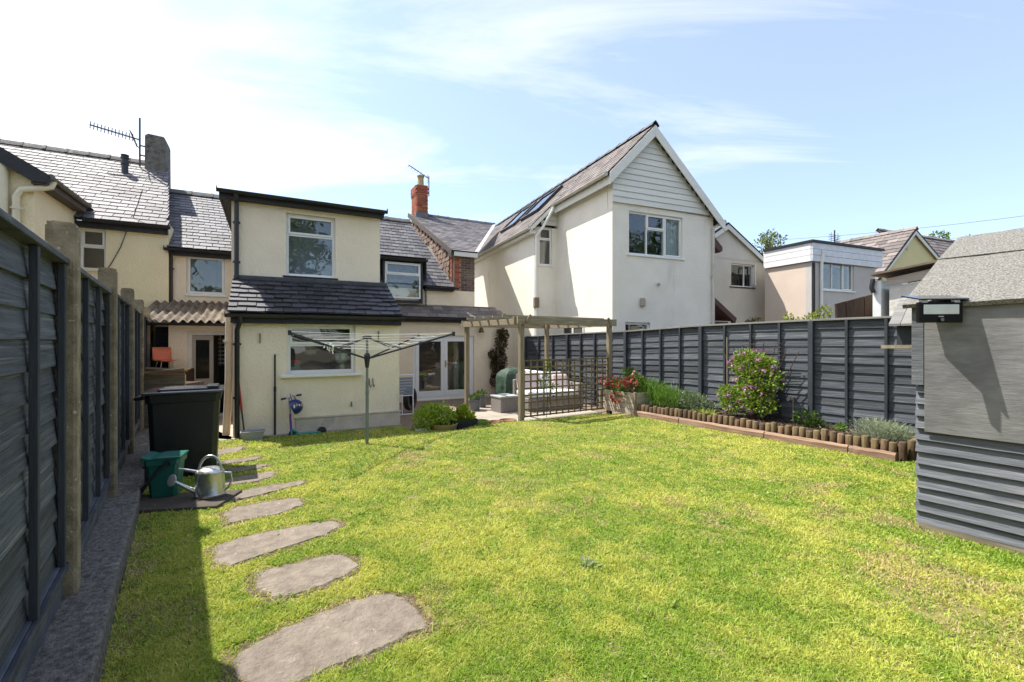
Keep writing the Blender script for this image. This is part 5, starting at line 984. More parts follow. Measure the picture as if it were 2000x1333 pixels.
for k in range(8):
    a = (k - 3.5) * .16; p0 = (a * .3, 0, 0); p1 = (a * 1.2 + .05, .02 * (k % 2), 1.38 - abs(k - 3.5) * .05); MB().tube([p0, p1], .007, 5).build('cane', brownboard, st)
for k in range(5): MB().tube([(-.5 + .05 * k, -.012, .95 + .09 * k), (.45, -.012, 1.06 + .07 * k)], .006, 5).build('cane', brownboard, st)
tag(MB().tube([(*bedxy(1421, -.3), .15), (*bedxy(1420, -.28), 1.62)], .013, 6).build('garden_stake', rawwoodv), 'tall thin wooden stake left of the pink flowering bush', 'stake')
tag(MB().tube([(*bedxy(1549, -.35), .15), (*bedxy(1549, -.35), .62)], .008, 6).build('garden_cane', rawwoodv), 'short cane right of the pink flowering bush', 'cane')
bush('dark_bush', 'small dark green bush in the shade right of the pink flowers', 'shrub', bedxy(1575, -.38), .17, [(0, 0, .13, .2, .16, .13), (.14, 0, .06, .16, .12, .08)], 520, .05, (.03, .07, .012), (.09, .15, .02), RN.a)
bush('seedling_plant', 'tiny bright green plant alone on the bare bark', 'plant', bedxy(1642, -.35), .17, [(0, 0, .05, .07, .06, .05)], 110, .045, (.1, .2, .03), (.18, .3, .04), RN.a, stems=2)
for (px, v, s, lab) in ((1712, -.62, 1.0, 'larger silvery lavender clump beside the shed'), (1752, -.5, .72, 'smaller silvery lavender clump next to the shed corner')):
    n = int(2600 * s); t = thing('lavender_clump', lab, 'lavender', (*bedxy(px, v), .17), RN.a, 'lavender by the shed'); B = np.c_[rng.normal(size=(n, 2)) * .12 * s, rng.random(n) * .24 * s]; leaves('foliage', t, B, np.c_[B[:, 0] * 2.2, B[:, 1] * 2.2, np.full(n, .6)] + rng.normal(size=(n, 3)) * .18, rng.uniform(.03, .08, n), tint(n, (.22, .28, .16), (.45, .5, .34)), aspect=10); MB().tube([(0, 0, 0), (0, 0, .15)], .008, 5).build('stems', brownboard, t)
# climber in terracotta pot at the patio corner
cp = HF.w(HF.U(979, QV - .25), QV - .3); tpot = thing('terracotta_pot', 'orange terracotta pot at the patio corner', 'pot', (cp[0], cp[1], -.15)); MB().lathe([(.12, 0), (.155, .28), (.175, .28), (.18, .35), (.16, .35), (.14, .3), (0, .3)], 20).build('body', terracotta, tpot, smooth=True)
t = bush('wall_climber', 'dark brown leaved climber on the patio wall in the corner', 'climber', (cp[0], cp[1]), .15, [(0, .1, .35, .16, .1, .35), (0, .12, .8, .22, .1, .35), (.05, .14, 1.3, .2, .1, .35), (-.18, .14, .7, .14, .08, .25), (.1, .14, 1.6, .2, .1, .2), (-.25, .15, 1.0, .12, .08, .12), (-.22, .15, .2, .1, .08, .2)], 2600, .07, (.05, .03, .02), (.12, .1, .04), HF.a, stems=10, stem_r=.01)
for a in (-.1, .12): MB().tube([(a, .05, -.05), (a + .02, .12, 1.65)], .012, 5).build('cane', rawwoodv, t)
# grey pots by the pergola post
for i, (px, py, s, lab) in enumerate(((927, 806, 1.0, 'front grey tapered plant pot with dark leaves by the pergola post'), (940, 799, 1.05, 'taller grey plant pot behind another by the pergola post'))):
    q = gp(px, py, -.12); t = thing('grey_pot', lab, 'pot', (q[0], q[1], -.14), HF.a, 'grey pots by the pergola'); MB().lathe([(.10, 0), (.145, .30 * s), (.155, .30 * s), (.155, .33 * s), (.135, .33 * s), (.13, .28 * s), (0, .28 * s)], 4 if False else 18).build('body', M('grey_pot', (.14, .145, .15), (.11, .115, .12), 5, .5), t, smooth=True)
    P, d = blob_points(120, [(0, 0, .36 * s, .13, .13, .07)], .3); leaves('foliage', t, P, d + [0, 0, .8], rng.uniform(.04, .1, 120), tint(120, (.05, .1, .02), (.14, .2, .04)), aspect=2.5)
# herb pots along the lawn edge
q = gp(866, 838, -.02); t = thing('mint_pot', 'bushy bright green mint overflowing a pale clay bowl', 'potted plant', (q[0], q[1], -.12), HF.a)
MB().lathe([(.18, 0), (.23, .1), (.25, .17), (.26, .2), (.235, .2), (.2, .14), (0, .14)], 20).build('bowl', M('yellow_clay', (.38, .27, .1), (.3, .21, .08), 5, .8), t, smooth=True)
P, d = blob_points(2300, [(-.3, .05, .3, .26, .22, .2), (-.05, .05, .36, .24, .22, .2), (-.42, 0, .12, .14, .16, .16), (.1, .05, .3, .18, .18, .14), (-.2, .1, .42, .22, .18, .14)], .4); leaves('foliage', t, P, d + rng.normal(size=(2300, 3)) * .5 + [0, 0, .3], rng.uniform(.03, .065, 2300), tint(2300, (.2, .33, .03), (.42, .5, .05)), aspect=1.6); MB().tube([(0, 0, .1), (-.1, 0, .3)], .01, 5).build('stems', brownboard, t)
MB().box(-.52, -.32, -.08, .1, 0, .14).build('white_tub', upvc, t, bevel=.02)
q = gp(906, 834, -.02); t = thing('lettuce_trough', 'black plastic trough with yellow green lettuce', 'trough', (q[0], q[1], -.12), HF.a - R(6)); MB().add([(-.2, -.08, 0), (.2, -.08, 0), (.2, .1, 0), (-.2, .1, 0), (-.24, -.11, .24), (.24, -.11, .24), (.24, .13, .24), (-.24, .13, .24)], [(3, 2, 1, 0), (0, 1, 5, 4), (1, 2, 6, 5), (2, 3, 7, 6), (3, 0, 4, 7)]).box(-.22, .22, -.09, .11, .18, .2).build('body', M('dark_trough', (.03, .032, .035), rough=.45), t, bevel=.008)
P, d = blob_points(420, [(0, .0, .28, .22, .1, .08), (-.02, .02, .38, .1, .08, .09)], .2); leaves('foliage', t, P, d + [0, 0, 1.0], rng.uniform(.05, .1, 420), tint(420, (.27, .36, .03), (.4, .44, .06)), aspect=1.5)
q = gp(939, 831, -.02); t = thing('green_bowl_pot', 'glazed lime green round bowl pot on the lawn edge', 'pot', (q[0], q[1], -.1)); MB().lathe([(.11, 0), (.14, .08), (.15, .15), (.155, .17), (.135, .17), (.12, .09), (0, .08)], 24).build('bowl', M('green_glaze', (.16, .26, .05), (.12, .2, .035), 5, .3, spec=.5), t, smooth=True)
for px, py, r, lab in ((968, 827, .14, 'flat brown clay saucer left of another on the lawn edge'), (992, 824, .17, 'wide brown clay dish nearest the pergola post')):
    q = gp(px, py, -.02); t = thing('clay_saucer', lab, 'saucer', (q[0], q[1], -.1), 0, 'clay saucers on the lawn edge'); MB().lathe([(r * .8, 0), (r, .1), (r * 1.06, .12), (r * .95, .12), (r * .8, .08), (0, .07)], 24).build('dish', M('brown_clay', (.27, .15, .08), (.2, .11, .06), 5, .7), t, smooth=True)
# ================================================================ rotary clothes airer
ab = gp(717, 868); ai = thing('rotary_airer', 'open rotary clothes airer standing on the lawn', 'clothes airer', (ab[0], ab[1], 0))
zh, ze, zt_, ra = 1.29, 1.65, 1.615, 1.45
MB().tube([(0, 0, -.1), (0, 0, .95)], .024, 12).tube([(0, 0, .95), (0, 0, zt_)], .019, 12).lathe([(.025, .75), (.028, .76), (.028, .8), (.025, .81)], 12).build('pole', polem, ai, smooth=True)
MB().lathe([(.025, zh - .14), (.04, zh - .03), (.045, zh), (.045, zh + .05), (.03, zh + .08)], 14).build('hub', black, ai, smooth=True); MB().lathe([(.03, zt_ - .03), (.065, zt_ - .02), (.07, zt_ + .005), (.03, zt_ + .02), (0, zt_ + .02)], 14).build('top_cap', black, ai, smooth=True)
an = [R(70 + 90 * k) for k in range(4)]
for a in an:
    c, s = math.cos(a), math.sin(a); MB().bar((c * .03, s * .03, zh), (c * ra, s * ra, ze), .02, .024).build('arm', M('dark_green_metal', (.035, .045, .045), rough=.45), ai, bevel=.004); MB().lathe([(.02, -.03), (.022, .03)], 8, (c * ra, s * ra, ze)).build('arm_tip', black, ai)
    MB().tube([(c * .03, s * .03, zt_ - .02), (c * ra * .42, s * ra * .42, zh + (ze - zh) * .42)], .010, 6).build('strut', black, ai)
lm2 = M('white_line', (.7, .69, .65), rough=.6)
for k in range(6):
    t = .38 + .6 * k / 5; mb = MB()
    for a, b in zip(an, an[1:] + an[:1]):
        p = Vector((math.cos(a) * ra * t, math.sin(a) * ra * t, zh + (ze - zh) * t + .02)); q = Vector((math.cos(b) * ra * t, math.sin(b) * ra * t, p.z)); mb.tube([p, (p + q) / 2 - Vector((0, 0, .012 + .03 * random.random() * t)), q], .0032, 5)
    mb.build('line', lm2, ai)
# pegs left on the line
pg_ = MB()
for k in range(9): x = -.30 + random.uniform(-.07, .07); zz = 1.42 + random.uniform(-.05, .05); pg_.bar((x, -.7, zz), (x + random.uniform(-.03, .03), -.7 + random.uniform(-.03, .03), zz + .07), .008, .012)
pg_.build('peg_cluster', upvc, ai)
# ================================================================ things by the lean-to wall
def hw(px, v): return HF.w(HF.U(px, v), v)
q = hw(537, -.06); tag(MB().tube([(0, 0, .0), (0, .03, .75)], .017, 8).tube([(0, .03, .75), (0, .05, 1.33)], .013, 8).tube([(0, .028, .72), (0, .032, .80)], .02, 8).build('black_pole', black, loc=(q[0], q[1], 0), rot=(0, 0, HF.a), smooth=True), 'thin black pole leaning upright against the cream wall', 'pole')
q = hw(478, -.12); t = thing('red_handled_tool', 'garden tool with red handle leaning behind the black downpipe', 'garden tool', (q[0], q[1], 0), HF.a); MB().tube([(0, 0, .05), (-.045, .05, .45)], .012, 7).build('shaft', black, t, smooth=True); MB().tube([(-.045, .05, .45), (-.10, .09, 1.02)], .016, 8).build('handle', M('red_plastic', (.42, .045, .025), rough=.45), t, smooth=True)
q = hw(494, -.22); t = thing('grey_trough', 'small grey rectangular trough on the ground by the downpipe', 'trough', (q[0], q[1], .0), HF.a); MB().add([(-.13, -.07, 0), (.13, -.07, 0), (.13, .07, 0), (-.13, .07, 0), (-.16, -.09, .13), (.16, -.09, .13), (.16, .09, .13), (-.16, .09, .13)], [(3, 2, 1, 0), (0, 1, 5, 4), (1, 2, 6, 5), (2, 3, 7, 6), (3, 0, 4, 7)]).box(-.145, .145, -.08, .08, .09, .1).build('body', M('grey_plastic', (.4, .4, .38), rough=.6), t, bevel=.01)
MB().tube([(-.165, -.095, .13), (.165, -.095, .13), (.165, .095, .13), (-.165, .095, .13), (-.165, -.095, .13)], .009, 6).build('rim', M('grey_plastic', (.4, .4, .38)), t)
q = hw(572, -.16); t = thing('kick_scooter', 'purple and turquoise child scooter parked along the cream wall', 'scooter', (q[0], q[1], -.045), HF.a)
pur = M('purple_paint', (.16, .07, .38), rough=.3); tur = M('turquoise_paint', (.02, .32, .3), rough=.35)
def wheel(parent, x, r, name='wheel'):
    w_ = MB().lathe([(r * .62, -.014), (r * .95, -.013), (r, 0), (r * .95, .013), (r * .62, .014)], 20).build(name, black, parent, loc=(x, 0, r), rot=(R(90), 0, 0), smooth=True); MB().lathe([(r * .2, -.012), (r * .2, .012)], 10).box(-r * .6, r * .6, -.008, .008, -.006, .006).box(-.008, .008, -r * .6, r * .6, -.006, .006).build('spokes', M('pale_metal', (.5, .5, .52), rough=.4), w_); return w_
wheel(t, -.0, .065); wheel(t, .44, .075)
MB().tube([(-.02, 0, .07), (-.035, 0, .28), (-.04, 0, .40)], .017, 8).build('stem', pur, t, smooth=True); MB().tube([(-.04, 0, .40), (-.055, 0, .66)], .014, 8).build('upper_stem', M('lilac_metal', (.42, .4, .6), rough=.3), t, smooth=True)
MB().tube([(-.02, -.03, .05), (-.02, 0, .16), (-.02, .03, .05)], .012, 7).tube([(-.02, 0, .14), (.08, 0, .08)], .018, 7).build('fork', tur, t, smooth=True); MB().box(.04, .42, -.05, .05, .055, .075).build('deck', tur, t, bevel=.008)
MB().tube([(-.13, -.06, .66), (-.055, 0, .67), (.07, .06, .69)], .011, 7).build('handlebar', metal, t, smooth=True)
for a, b in (((-.17, -.09, .655), (-.11, -.045, .662)), ((.05, .05, .688), (.13, .09, .695))): MB().tube([a, b], .017, 8).build('grip', black, t, smooth=True)
hq = thing('cycle_helmet', 'blue child cycle helmet hanging on the scooter handlebar', 'helmet', (*hw(575, -.22), .47), HF.a + R(20)); hq.scale = (1.35, 1.3, 1.35); hb_ = M('blue_helmet', (.012, .035, .14), rough=.3, spec=.5); mb = MB(); n = 18; vs = []
for i in range(9):
    ph = R(-18 + i * 13.4)
    for j in range(n): th = 2 * math.pi * j / n; rg = 1 + .05 * math.cos(4 * th); vs.append((.09 * math.cos(ph) * math.cos(th) * rg, .105 * math.cos(ph) * math.sin(th) * rg, .1 * math.sin(ph)))
mb.add(vs, [(i * n + j, i * n + (j + 1) % n, (i + 1) * n + (j + 1) % n, (i + 1) * n + j) for i in range(8) for j in range(n)]); ho = mb.build('shell', hb_, hq, smooth=True); ho.rotation_euler = (R(20), R(65), 0)
for k in range(4): o = MB().box(-.008, .008, -.02, .02, 0, .004).build('vent_mark', M('orange_mark', (.6, .35, .1)) if k % 2 else upvc, hq); o.location = (-.04 + .03 * k, -.096, .02 + .012 * (k % 2)); o.rotation_euler = (R(90), 0, 0)
MB().tube([(-.03, 0, .08), (-.05, 0, .16), (0, 0, .13), (.02, 0, .07)], .005, 5).build('strap', black, hq)
# U-shaped hook
a_, b_ = HF.U(724, -.02), HF.Z(724, 748, -.02); q = HF.w(a_, -.02); tag(MB().tube([(-.03, -.01, .08), (-.028, -.03, -.04), (-.01, -.05, -.08), (.005, -.03, -.04)], .008, 6).tube([(.035, -.01, .08), (.037, -.03, -.04), (.05, -.05, -.08), (.06, -.03, -.04)], .008, 6).build('wall_hook', black, loc=(q[0], q[1], b_), rot=(0, 0, HF.a)), 'black double hook on the cream wall behind the airer pole', 'hook')
# folded white chair by the corner
q = hw(790, 1.7); t = thing('folding_chair', 'white framed folding chair with grey slats beside the house corner', 'chair', (q[0], q[1], -.15), HF.a)
for x in (-.2, .2): MB().tube([(x, 0, 0), (x, .03, .95)], .015, 8).build('leg', upvc, t)
for k in range(6): MB().box(-.19, .19, .005, .02, .50 + k * .065, .555 + k * .065).build('slat', M('grey_slat', (.26, .29, .33), rough=.5), t)
MB().tube([(-.2, .03, .93), (.2, .03, .93)], .015, 8).tube([(-.2, .015, .47), (.2, .015, .47)], .013, 8).tube([(-.2, .0, .05), (.2, .0, .05)], .013, 8).tube([(-.05, .0, .05), (-.05, .015, .47)], .01, 6).build('frame', upvc, t, smooth=True)
q = hw(801, 2.2); tag(MB().lathe([(.17, -.06), (.26, -.06), (.28, 0), (.26, .06), (.17, .06), (.17, -.06)], 24).build('old_tyre', black, loc=(q[0], q[1], .18), rot=(R(90), 0, HF.a + R(50)), smooth=True), 'black tyre leaning behind the folding chair', 'tyre')
# bell on the patio wall
a_, b_ = HF.U(940, QV - .15), HF.Z(940, 646, QV - .15); q = HF.w(a_, QV - .15); t = thing('hanging_bell', 'small bronze bell hanging from the patio wall', 'bell', (q[0], q[1], b_), HF.a); MB().lathe([(.0, .11), (.04, .1), (.06, .05), (.075, -.03), (.1, -.06), (.09, -.06), (0, -.02)], 16).build('bell', M('bronze', (.12, .08, .045), rough=.5, metal=.4), t, smooth=True); MB().tube([(0, .15, .2), (0, .02, .22), (0, 0, .11)], .008, 6).build('hook', black, t)
# ================================================================ bins and watering can
bq = (-3.86, 5.40); bi = thing('wheelie_bin', 'large black wheeled rubbish bin beside the left fence', 'wheelie bin', (bq[0], bq[1], 0), R(31))
bm_ = M('bin_black', (.016, .018, .017), (.012, .013, .012), 4, .42, .001, 20, spec=.45); bw, bd_, bz_ = .335, .31, .95
mb = MB(); vs = []
for z, s in ((.04, .90), (.3, .93), (.80, .985), (.86, .99), (.86, 1.04), (bz_, 1.06)):
    w_, d_ = bw * s, bd_ * s; c = .05; vs += [(-w_ + c, -d_, z), (w_ - c, -d_, z), (w_, -d_ + c, z), (w_, d_ - c, z), (w_ - c, d_, z), (-w_ + c, d_, z), (-w_, d_ - c, z), (-w_, -d_ + c, z)]
mb.add(vs, [(i * 8 + j, i * 8 + (j + 1) % 8, (i + 1) * 8 + (j + 1) % 8, (i + 1) * 8 + j) for i in range(5) for j in range(8)] + [tuple(range(7, -1, -1)), tuple(range(40, 48))]).build('body', bm_, bi, bevel=.006)
mb = MB(); w_, d_ = bw * 1.12, bd_ * 1.12
mb.box(-w_, w_, -d_, d_, bz_ + .003, bz_ + .035); lid = mb.build('lid', M('lid_grey', (.05, .053, .058), (.04, .043, .047), 4, .22, spec=.7), bi, bevel=.012)
for y0, y1, x0, x1 in ((-.24, -.05, -.25, .22), (-.02, .17, -.22, .2)): MB().box(x0, x1, y0, y1, bz_ + .036, bz_ + .06).build('lid_ridge', M('lid_grey', (.035, .038, .042)), lid, bevel=.015)
for k in range(2): MB().box(w_ - .17, w_ - .05, -.2 + k * .2, -.08 + k * .2, bz_ + .036, bz_ + .075).build('hinge', bm_, lid, bevel=.01)
MB().tube([(-w_ + .02, -d_ + .02, bz_ - .02), (-w_ - .05, -d_ + .04, bz_ - .03), (-w_ - .05, d_ - .04, bz_ - .03), (-w_ + .02, d_ - .02, bz_ - .02)], .02, 8).build('handle', bm_, bi, smooth=True)
for y in (-.25, .25): MB().lathe([(.04, -.03), (.1, -.025), (.105, 0), (.1, .025), (.04, .03)], 18).build('wheel', black, bi, loc=(-bw * .86, y, .105), rot=(R(90), 0, 0), smooth=True)
for x in (-.16, .16): MB().box(x - .006, x + .006, -bd_ * .9, -bd_ * .82, .1, .34).build('rib', bm_, bi)
sq = gp(345, 990); tag(MB().slab([(-.48, -.12), (.40, -.16), (.46, .30), (-.5, .34)], -.05, .035).build('paving_slab', M('dark_slab', (.1, .08, .06), (.06, .05, .04), 6, .95, .005, 40), loc=(sq[0], sq[1], 0), rot=(0, 0, R(12)), bevel=.01), 'dark low slab under the caddy and watering can', 'slab')
cq = gp(311, 982); ca = thing('food_caddy', 'teal green food waste caddy with black handle in front of the bin', 'caddy', (cq[0] - .04, cq[1] + .14, .036), R(22)); ca.scale = (.9, .9, .92)
teal = M('teal_plastic', (.012, .13, .095), (.009, .1, .075), 4, .4, spec=.5); mb = MB(); vs = []
for z, s in ((0, .80), (.02, .82), (.34, .97), (.34, 1.08), (.40, 1.1)):
    w_, d_ = .15 * s, .14 * s; c = .03; vs += [(-w_ + c, -d_, z), (w_ - c, -d_, z), (w_, -d_ + c, z), (w_, d_ - c, z), (w_ - c, d_, z), (-w_ + c, d_, z), (-w_, d_ - c, z), (-w_, -d_ + c, z)]
mb.add(vs, [(i * 8 + j, i * 8 + (j + 1) % 8, (i + 1) * 8 + (j + 1) % 8, (i + 1) * 8 + j) for i in range(4) for j in range(8)] + [tuple(range(7, -1, -1)), tuple(range(32, 40))]).build('body', teal, ca, bevel=.006)
mb = MB(); mb.prism([(-.18, .40), (.17, .40), (.175, .425), (-.04, .43), (-.1, .42), (-.16, .44), (-.185, .445)], -.16, .16).build('lid', teal, ca, bevel=.008)
MB().tube([(.05, -.158, .365), (-.02, -.175, .30), (-.12, -.19, .17), (-.2, -.18, .07), (-.22, -.1, .02), (-.2, .1, .1), (-.175, .14, .33)], .016, 8).build('handle', black, ca, smooth=True); MB().lathe([(.03, -.012), (.03, .012)], 12).build('handle_pivot', black, ca, loc=(.05, -.160, .365), rot=(R(90), 0, 0))
wq = gp(388, 985); wc = thing('watering_can', 'galvanised metal watering can with round rose lying against the bin', 'watering can', (wq[0] + .03, wq[1] + .12, .036), R(10)); wc.scale = (.84, .84, .9)
MB().lathe([(.15, 0), (.155, .01), (.155, .03), (.15, .035), (.138, .26), (.142, .265), (.138, .275), (.09, .31), (.06, .315)], 28, sx=1.05, sy=.85).build('body', metal, wc, smooth=True)
MB().tube([(-.13, -.03, .06), (-.2, -.08, .12), (-.31, -.12, .205)], [.034, .024, .016], 10).build('spout', metal, wc, smooth=True)
ro_ = MB().lathe([(.012, -.05), (.03, -.03), (.062, -.004), (.062, .004), (.05, .009), (0, .012)], 20).build('rose', M('pale_zinc', (.6, .59, .57), rough=.5, metal=.5), wc, loc=(-.335, -.13, .222), smooth=True); ro_.rotation_euler = Vector((-.45, -.82, .32)).to_track_quat('Z', 'Y').to_euler()
for k in range(3): o = MB().lathe([(.012 + .016 * k, 0), (.016 + .016 * k, .003), (.018 + .016 * k, 0)], 18, (0, 0, .008)).build('rose_ring', M('dull_zinc', (.3, .3, .3), rough=.6), ro_)
MB().tube([(-.12, -.02, .27), (-.24, -.05, .31), (-.3, -.06, .325)], [.02, .012, .01], 8).build('brace', metal, wc, smooth=True)
def strap(pts, w=.028, th=.004):
    mb = MB()
    for a, b in zip(pts[:-1], pts[1:]): mb.bar(a, b, w, th, up=(1, 0, 0) if False else (0, 0, 1))
    return mb
ha = [(-.11 + .12 * (1 - math.cos(t)), -.02, .27 + .17 * math.sin(t)) for t in np.linspace(0, math.pi, 14)]
MB().tube(ha, .014, 8).build('carrying_handle', metal, wc, smooth=True); MB().tube([(.14, 0, .25), (.21, .02, .24), (.225, .02, .16), (.19, .01, .08), (.15, 0, .06)], .012, 8).build('rear_handle', metal, wc, smooth=True)
# ================================================================ raised planter, crate and orange chair behind the bin
RP = Fr((-5.94, 7.4), 0); q = RP.o; t = thing('raised_planter', 'weathered board planter with a top plank behind the bin', 'planter', (q[0], q[1], 0), R(3))
for k in range(6): MB().box(-.06, .60, 0, .03, .02 + k * .165, .18 + k * .165).build('board', rawwood, t, bevel=.003)
MB().bar((-.1, -.02, 1.03), (.66, -.03, 1.10), .16, .03).build('top_plank', rawwood, t, bevel=.003); MB().box(-.06, .60, .031, .5, .0, .85).build('fill', soil, t)
q = (-6.62, 8.55); t = thing('wooden_crate', 'brown timber crate under the orange chair', 'crate', (q[0], q[1], 0), R(20)); 
for k in range(5): MB().box(-.3, .4, -.02, .02, .02 + k * .2, .2 + k * .2).build('board', brownboard if k % 2 else sleeperm, t)
MB().box(-.3, .4, .021, .6, 0, 1.0).build('core', brownboard, t); MB().bar((-.2, -.05, 1.05), (.45, -.05, .99), .12, .03).build('loose_plank', rawwood, t)
t2 = thing('orange_chair', 'orange moulded plastic chair standing on a crate by the fence', 'chair', (q[0] - .05, q[1] + .2, 1.02), R(150)); t2.scale = (.8, .8, .85); mb = MB(); prof = [(-.2, .17), (-.1, .15), (.08, .15), (.16, .2), (.2, .32), (.22, .48)]; vs = []; nn = 9
for (x, z) in prof:
    for j in range(nn): y = -.2 + .4 * j / (nn - 1); vs.append((x + .1 * ((y / .2) ** 2) * (-1 if z > .3 else 0) * .5, y, z + .03 * (y / .2) ** 2 * (1 if z < .3 else 0)))
mb.add(vs, [(i * nn + j, i * nn + j + 1, (i + 1) * nn + j + 1, (i + 1) * nn + j) for i in range(len(prof) - 1) for j in range(nn - 1)]); so = mb.build('seat_shell', M('orange_plastic', (.66, .19, .11), (.6, .16, .09), 4, .45), t2, smooth=True); so.modifiers.new('thick', 'SOLIDIFY').thickness = .012
for x in (-.14, .12):
    for y in (-.15, .15): MB().tube([(x, y, 0), (x * .8, y * .8, .16)], .01, 6).build('leg', metal, t2)
# ================================================================ things inside the kitchen window
q = HF.w(ur(.1), .34); t = thing('book_pile', 'pile of red and green books inside the kitchen window', 'books', (q[0], q[1], kw[2] + .02), HF.a)
for k, c in enumerate(((.5, .5, .48), (.03, .22, .16), (.04, .25, .2), (.03, .2, .15), (.5, .03, .03), (.45, .04, .04))): MB().box(-.11, .12 - .01 * (k % 3), -.08, .08, k * .035, k * .035 + .033).build('book', M('book_%d' % k, c, rough=.6), t)
q = HF.w(ur(.84), .36); t = thing('glass_vase', 'round pale glass vase inside the kitchen window', 'vase', (q[0], q[1], kw[2] + .0), HF.a); MB().lathe([(.05, .14), (.11, .18), (.14, .26), (.12, .34), (.06, .38), (.055, .42), (.08, .44)], 18).lathe([(.05, 0), (.05, .14)], 10).build('bowl', M('pale_green_glass', (.5, .56, .47), rough=.15, spec=.6), t, smooth=True)
q = HF.w(ur(.36), .5); t = thing('hanging_bowl', 'dark grey bowl lamp hanging inside the kitchen window', 'lamp', (q[0], q[1], kw[2] + .3), HF.a); MB().lathe([(.04, 0), (.1, .03), (.13, .1), (.125, .1), (.0, .03)], 18).tube([(0, 0, .1), (0, 0, .5)], .006, 5).build('shade', M('grey_plastic', (.2, .21, .22)), t, smooth=True)
# ================================================================ wires, far trees, shrubs beyond the fence
def far(px, py, d): return Vector(((px - CX) / F * d, d, H + (CY - py) / F * d))
def wire(a, b, d0, d1, sag, lab, x2=None):
    p, q = far(*a, d0), far(*b, d1); pts = [p + (q - p) * t - Vector((0, 0, sag * 4 * t * (1 - t))) for t in np.linspace(0, 1, 14)]; tag(MB().tube(pts, .013, 5).build('overhead_wire', aerialm), lab, 'wire')
wire((1500, 470), (2150, 402), 38, 26, .25, 'upper overhead wire crossing the sky at right'); wire((1640, 492), (2150, 418), 40, 26, .25, 'lower overhead wire above the shed roof')
bark = M('bark', (.1, .075, .05), (.06, .045, .03), 6, .95, .01, 12, stretch=(4, 4, .8))
def tree(label, xy, h, r, n, ls, c1, c2, crown=.55, group=None, seed=1, z0=-.2, sparse=.35):
    rs = random.Random(seed); t = thing('tree', label, 'tree', (xy[0], xy[1], z0), rs.random() * 6, group); mb = MB(); th = h * (1 - crown); mb.tube([(0, 0, 0), (rs.uniform(-.1, .1), rs.uniform(-.1, .1), th), (rs.uniform(-.2, .2), 0, h * .8)], [h * .025, h * .018, h * .006], 8); bl = []
    for k in range(16):
        a = rs.random() * 6.28; zz = th + (h - th) * rs.uniform(.05, .95); rr = r * rs.uniform(.35, .85) * math.sin(max(.25, min(1, (h - zz) / (h - th) + .15)) * 1.6); e = (math.cos(a) * rr, math.sin(a) * rr, zz); mb.tube([(0, 0, min(zz - .15 * h, h * .7) if zz - .15 * h > th * .6 else th * .7), (e[0] * .5, e[1] * .5, zz - .06 * h), e], [h * .009, h * .006, h * .002], 5); s = r * rs.uniform(.26, .46); bl.append((*e, s, s, s * .75))
    mb.build('trunk', bark, t, smooth=True); P, d = blob_points(n, bl, sparse); leaves('crown', t, P, d + rng.normal(size=(n, 3)) * .7, rng.uniform(ls * .6, ls * 1.3, n), tint(n, c1, c2, .35), aspect=1.7); return t
p = far(1492, 470, 34); tree('thin leafed tree behind the gabled house roof', (p.x, p.y), p.z + .9, 1.9, 1500, .20, (.09, .13, .035), (.2, .25, .07), seed=3)
p = far(1822, 468, 30); tree('green treetop behind the yellow gable', (p.x, p.y), p.z + .75, 1.3, 1500, .16, (.07, .14, .02), (.2, .3, .04), seed=5)
p = far(1888, 458, 27); tree('tiny green treetop above the shed ridge', (p.x, p.y), p.z + .45, .8, 700, .14, (.07, .14, .02), (.2, .3, .04), seed=6)
pos = [(-17, -9), (-11.5, -12), (-5, -13), (1.5, -14), (8, -13), (14.5, -11.5), (19, -6.5), (24, -1.5), (27, 2.5), (30, -3.0)]
ORD = ['leftmost of the row', 'second from the left', 'third from the left', 'fourth from the left', 'fifth from the left', 'sixth from the left', 'seventh from the left', 'eighth from the left', 'ninth from the left', 'last at far right']
for i, (x, y) in enumerate(pos): tree('tall leafy tree behind the viewpoint, mirrored in house windows, ' + ORD[i], (x, y), 8.2 + (i * 7 % 5) * .5 + (2.5 if i > 6 else 0), 3.7, 3000, .34, (.035, .075, .014), (.1, .16, .025), crown=.82, group='trees mirrored in the windows', seed=20 + i, sparse=.2)
p = far(1578, 612, 9.4); t = bush('garden_shrub', 'yellow green shrub showing above the right fence', 'shrub', (p.x, p.y), .9, [(-.25, 0, .95, .3, .2, .16), (.15, 0, 1.0, .28, .2, .2), (.32, 0, 1.2, .16, .12, .2), (-.4, 0, 1.1, .08, .08, .14)], 900, .065, (.17, .22, .02), (.36, .4, .05), stems=9, stem_r=.012)
p = far(1468, 622, 11.5); bush('dried_plant', 'dried brown plant just above the fence top', 'plant', (p.x, p.y), 1.2, [(0, 0, .8, .2, .1, .1), (.12, 0, .85, .12, .1, .1)], 220, .06, (.12, .09, .03), (.2, .18, .06), stems=5)
# weed rosette
q = gp(1145, 1108); n = 34; t = thing('weed_rosette', 'flat grey green weed rosette in the lawn', 'weed', (q[0], q[1], .012)); a = rng.random(n) * 6.28; leaves('foliage', t, np.c_[rng.normal(size=(n, 2)) * .035, rng.random(n) * .02], np.c_[np.cos(a), np.sin(a), rng.uniform(.1, .6, n)], rng.uniform(.025, .06, n), tint(n, (.16, .22, .1), (.36, .4, .26)), aspect=3.2)
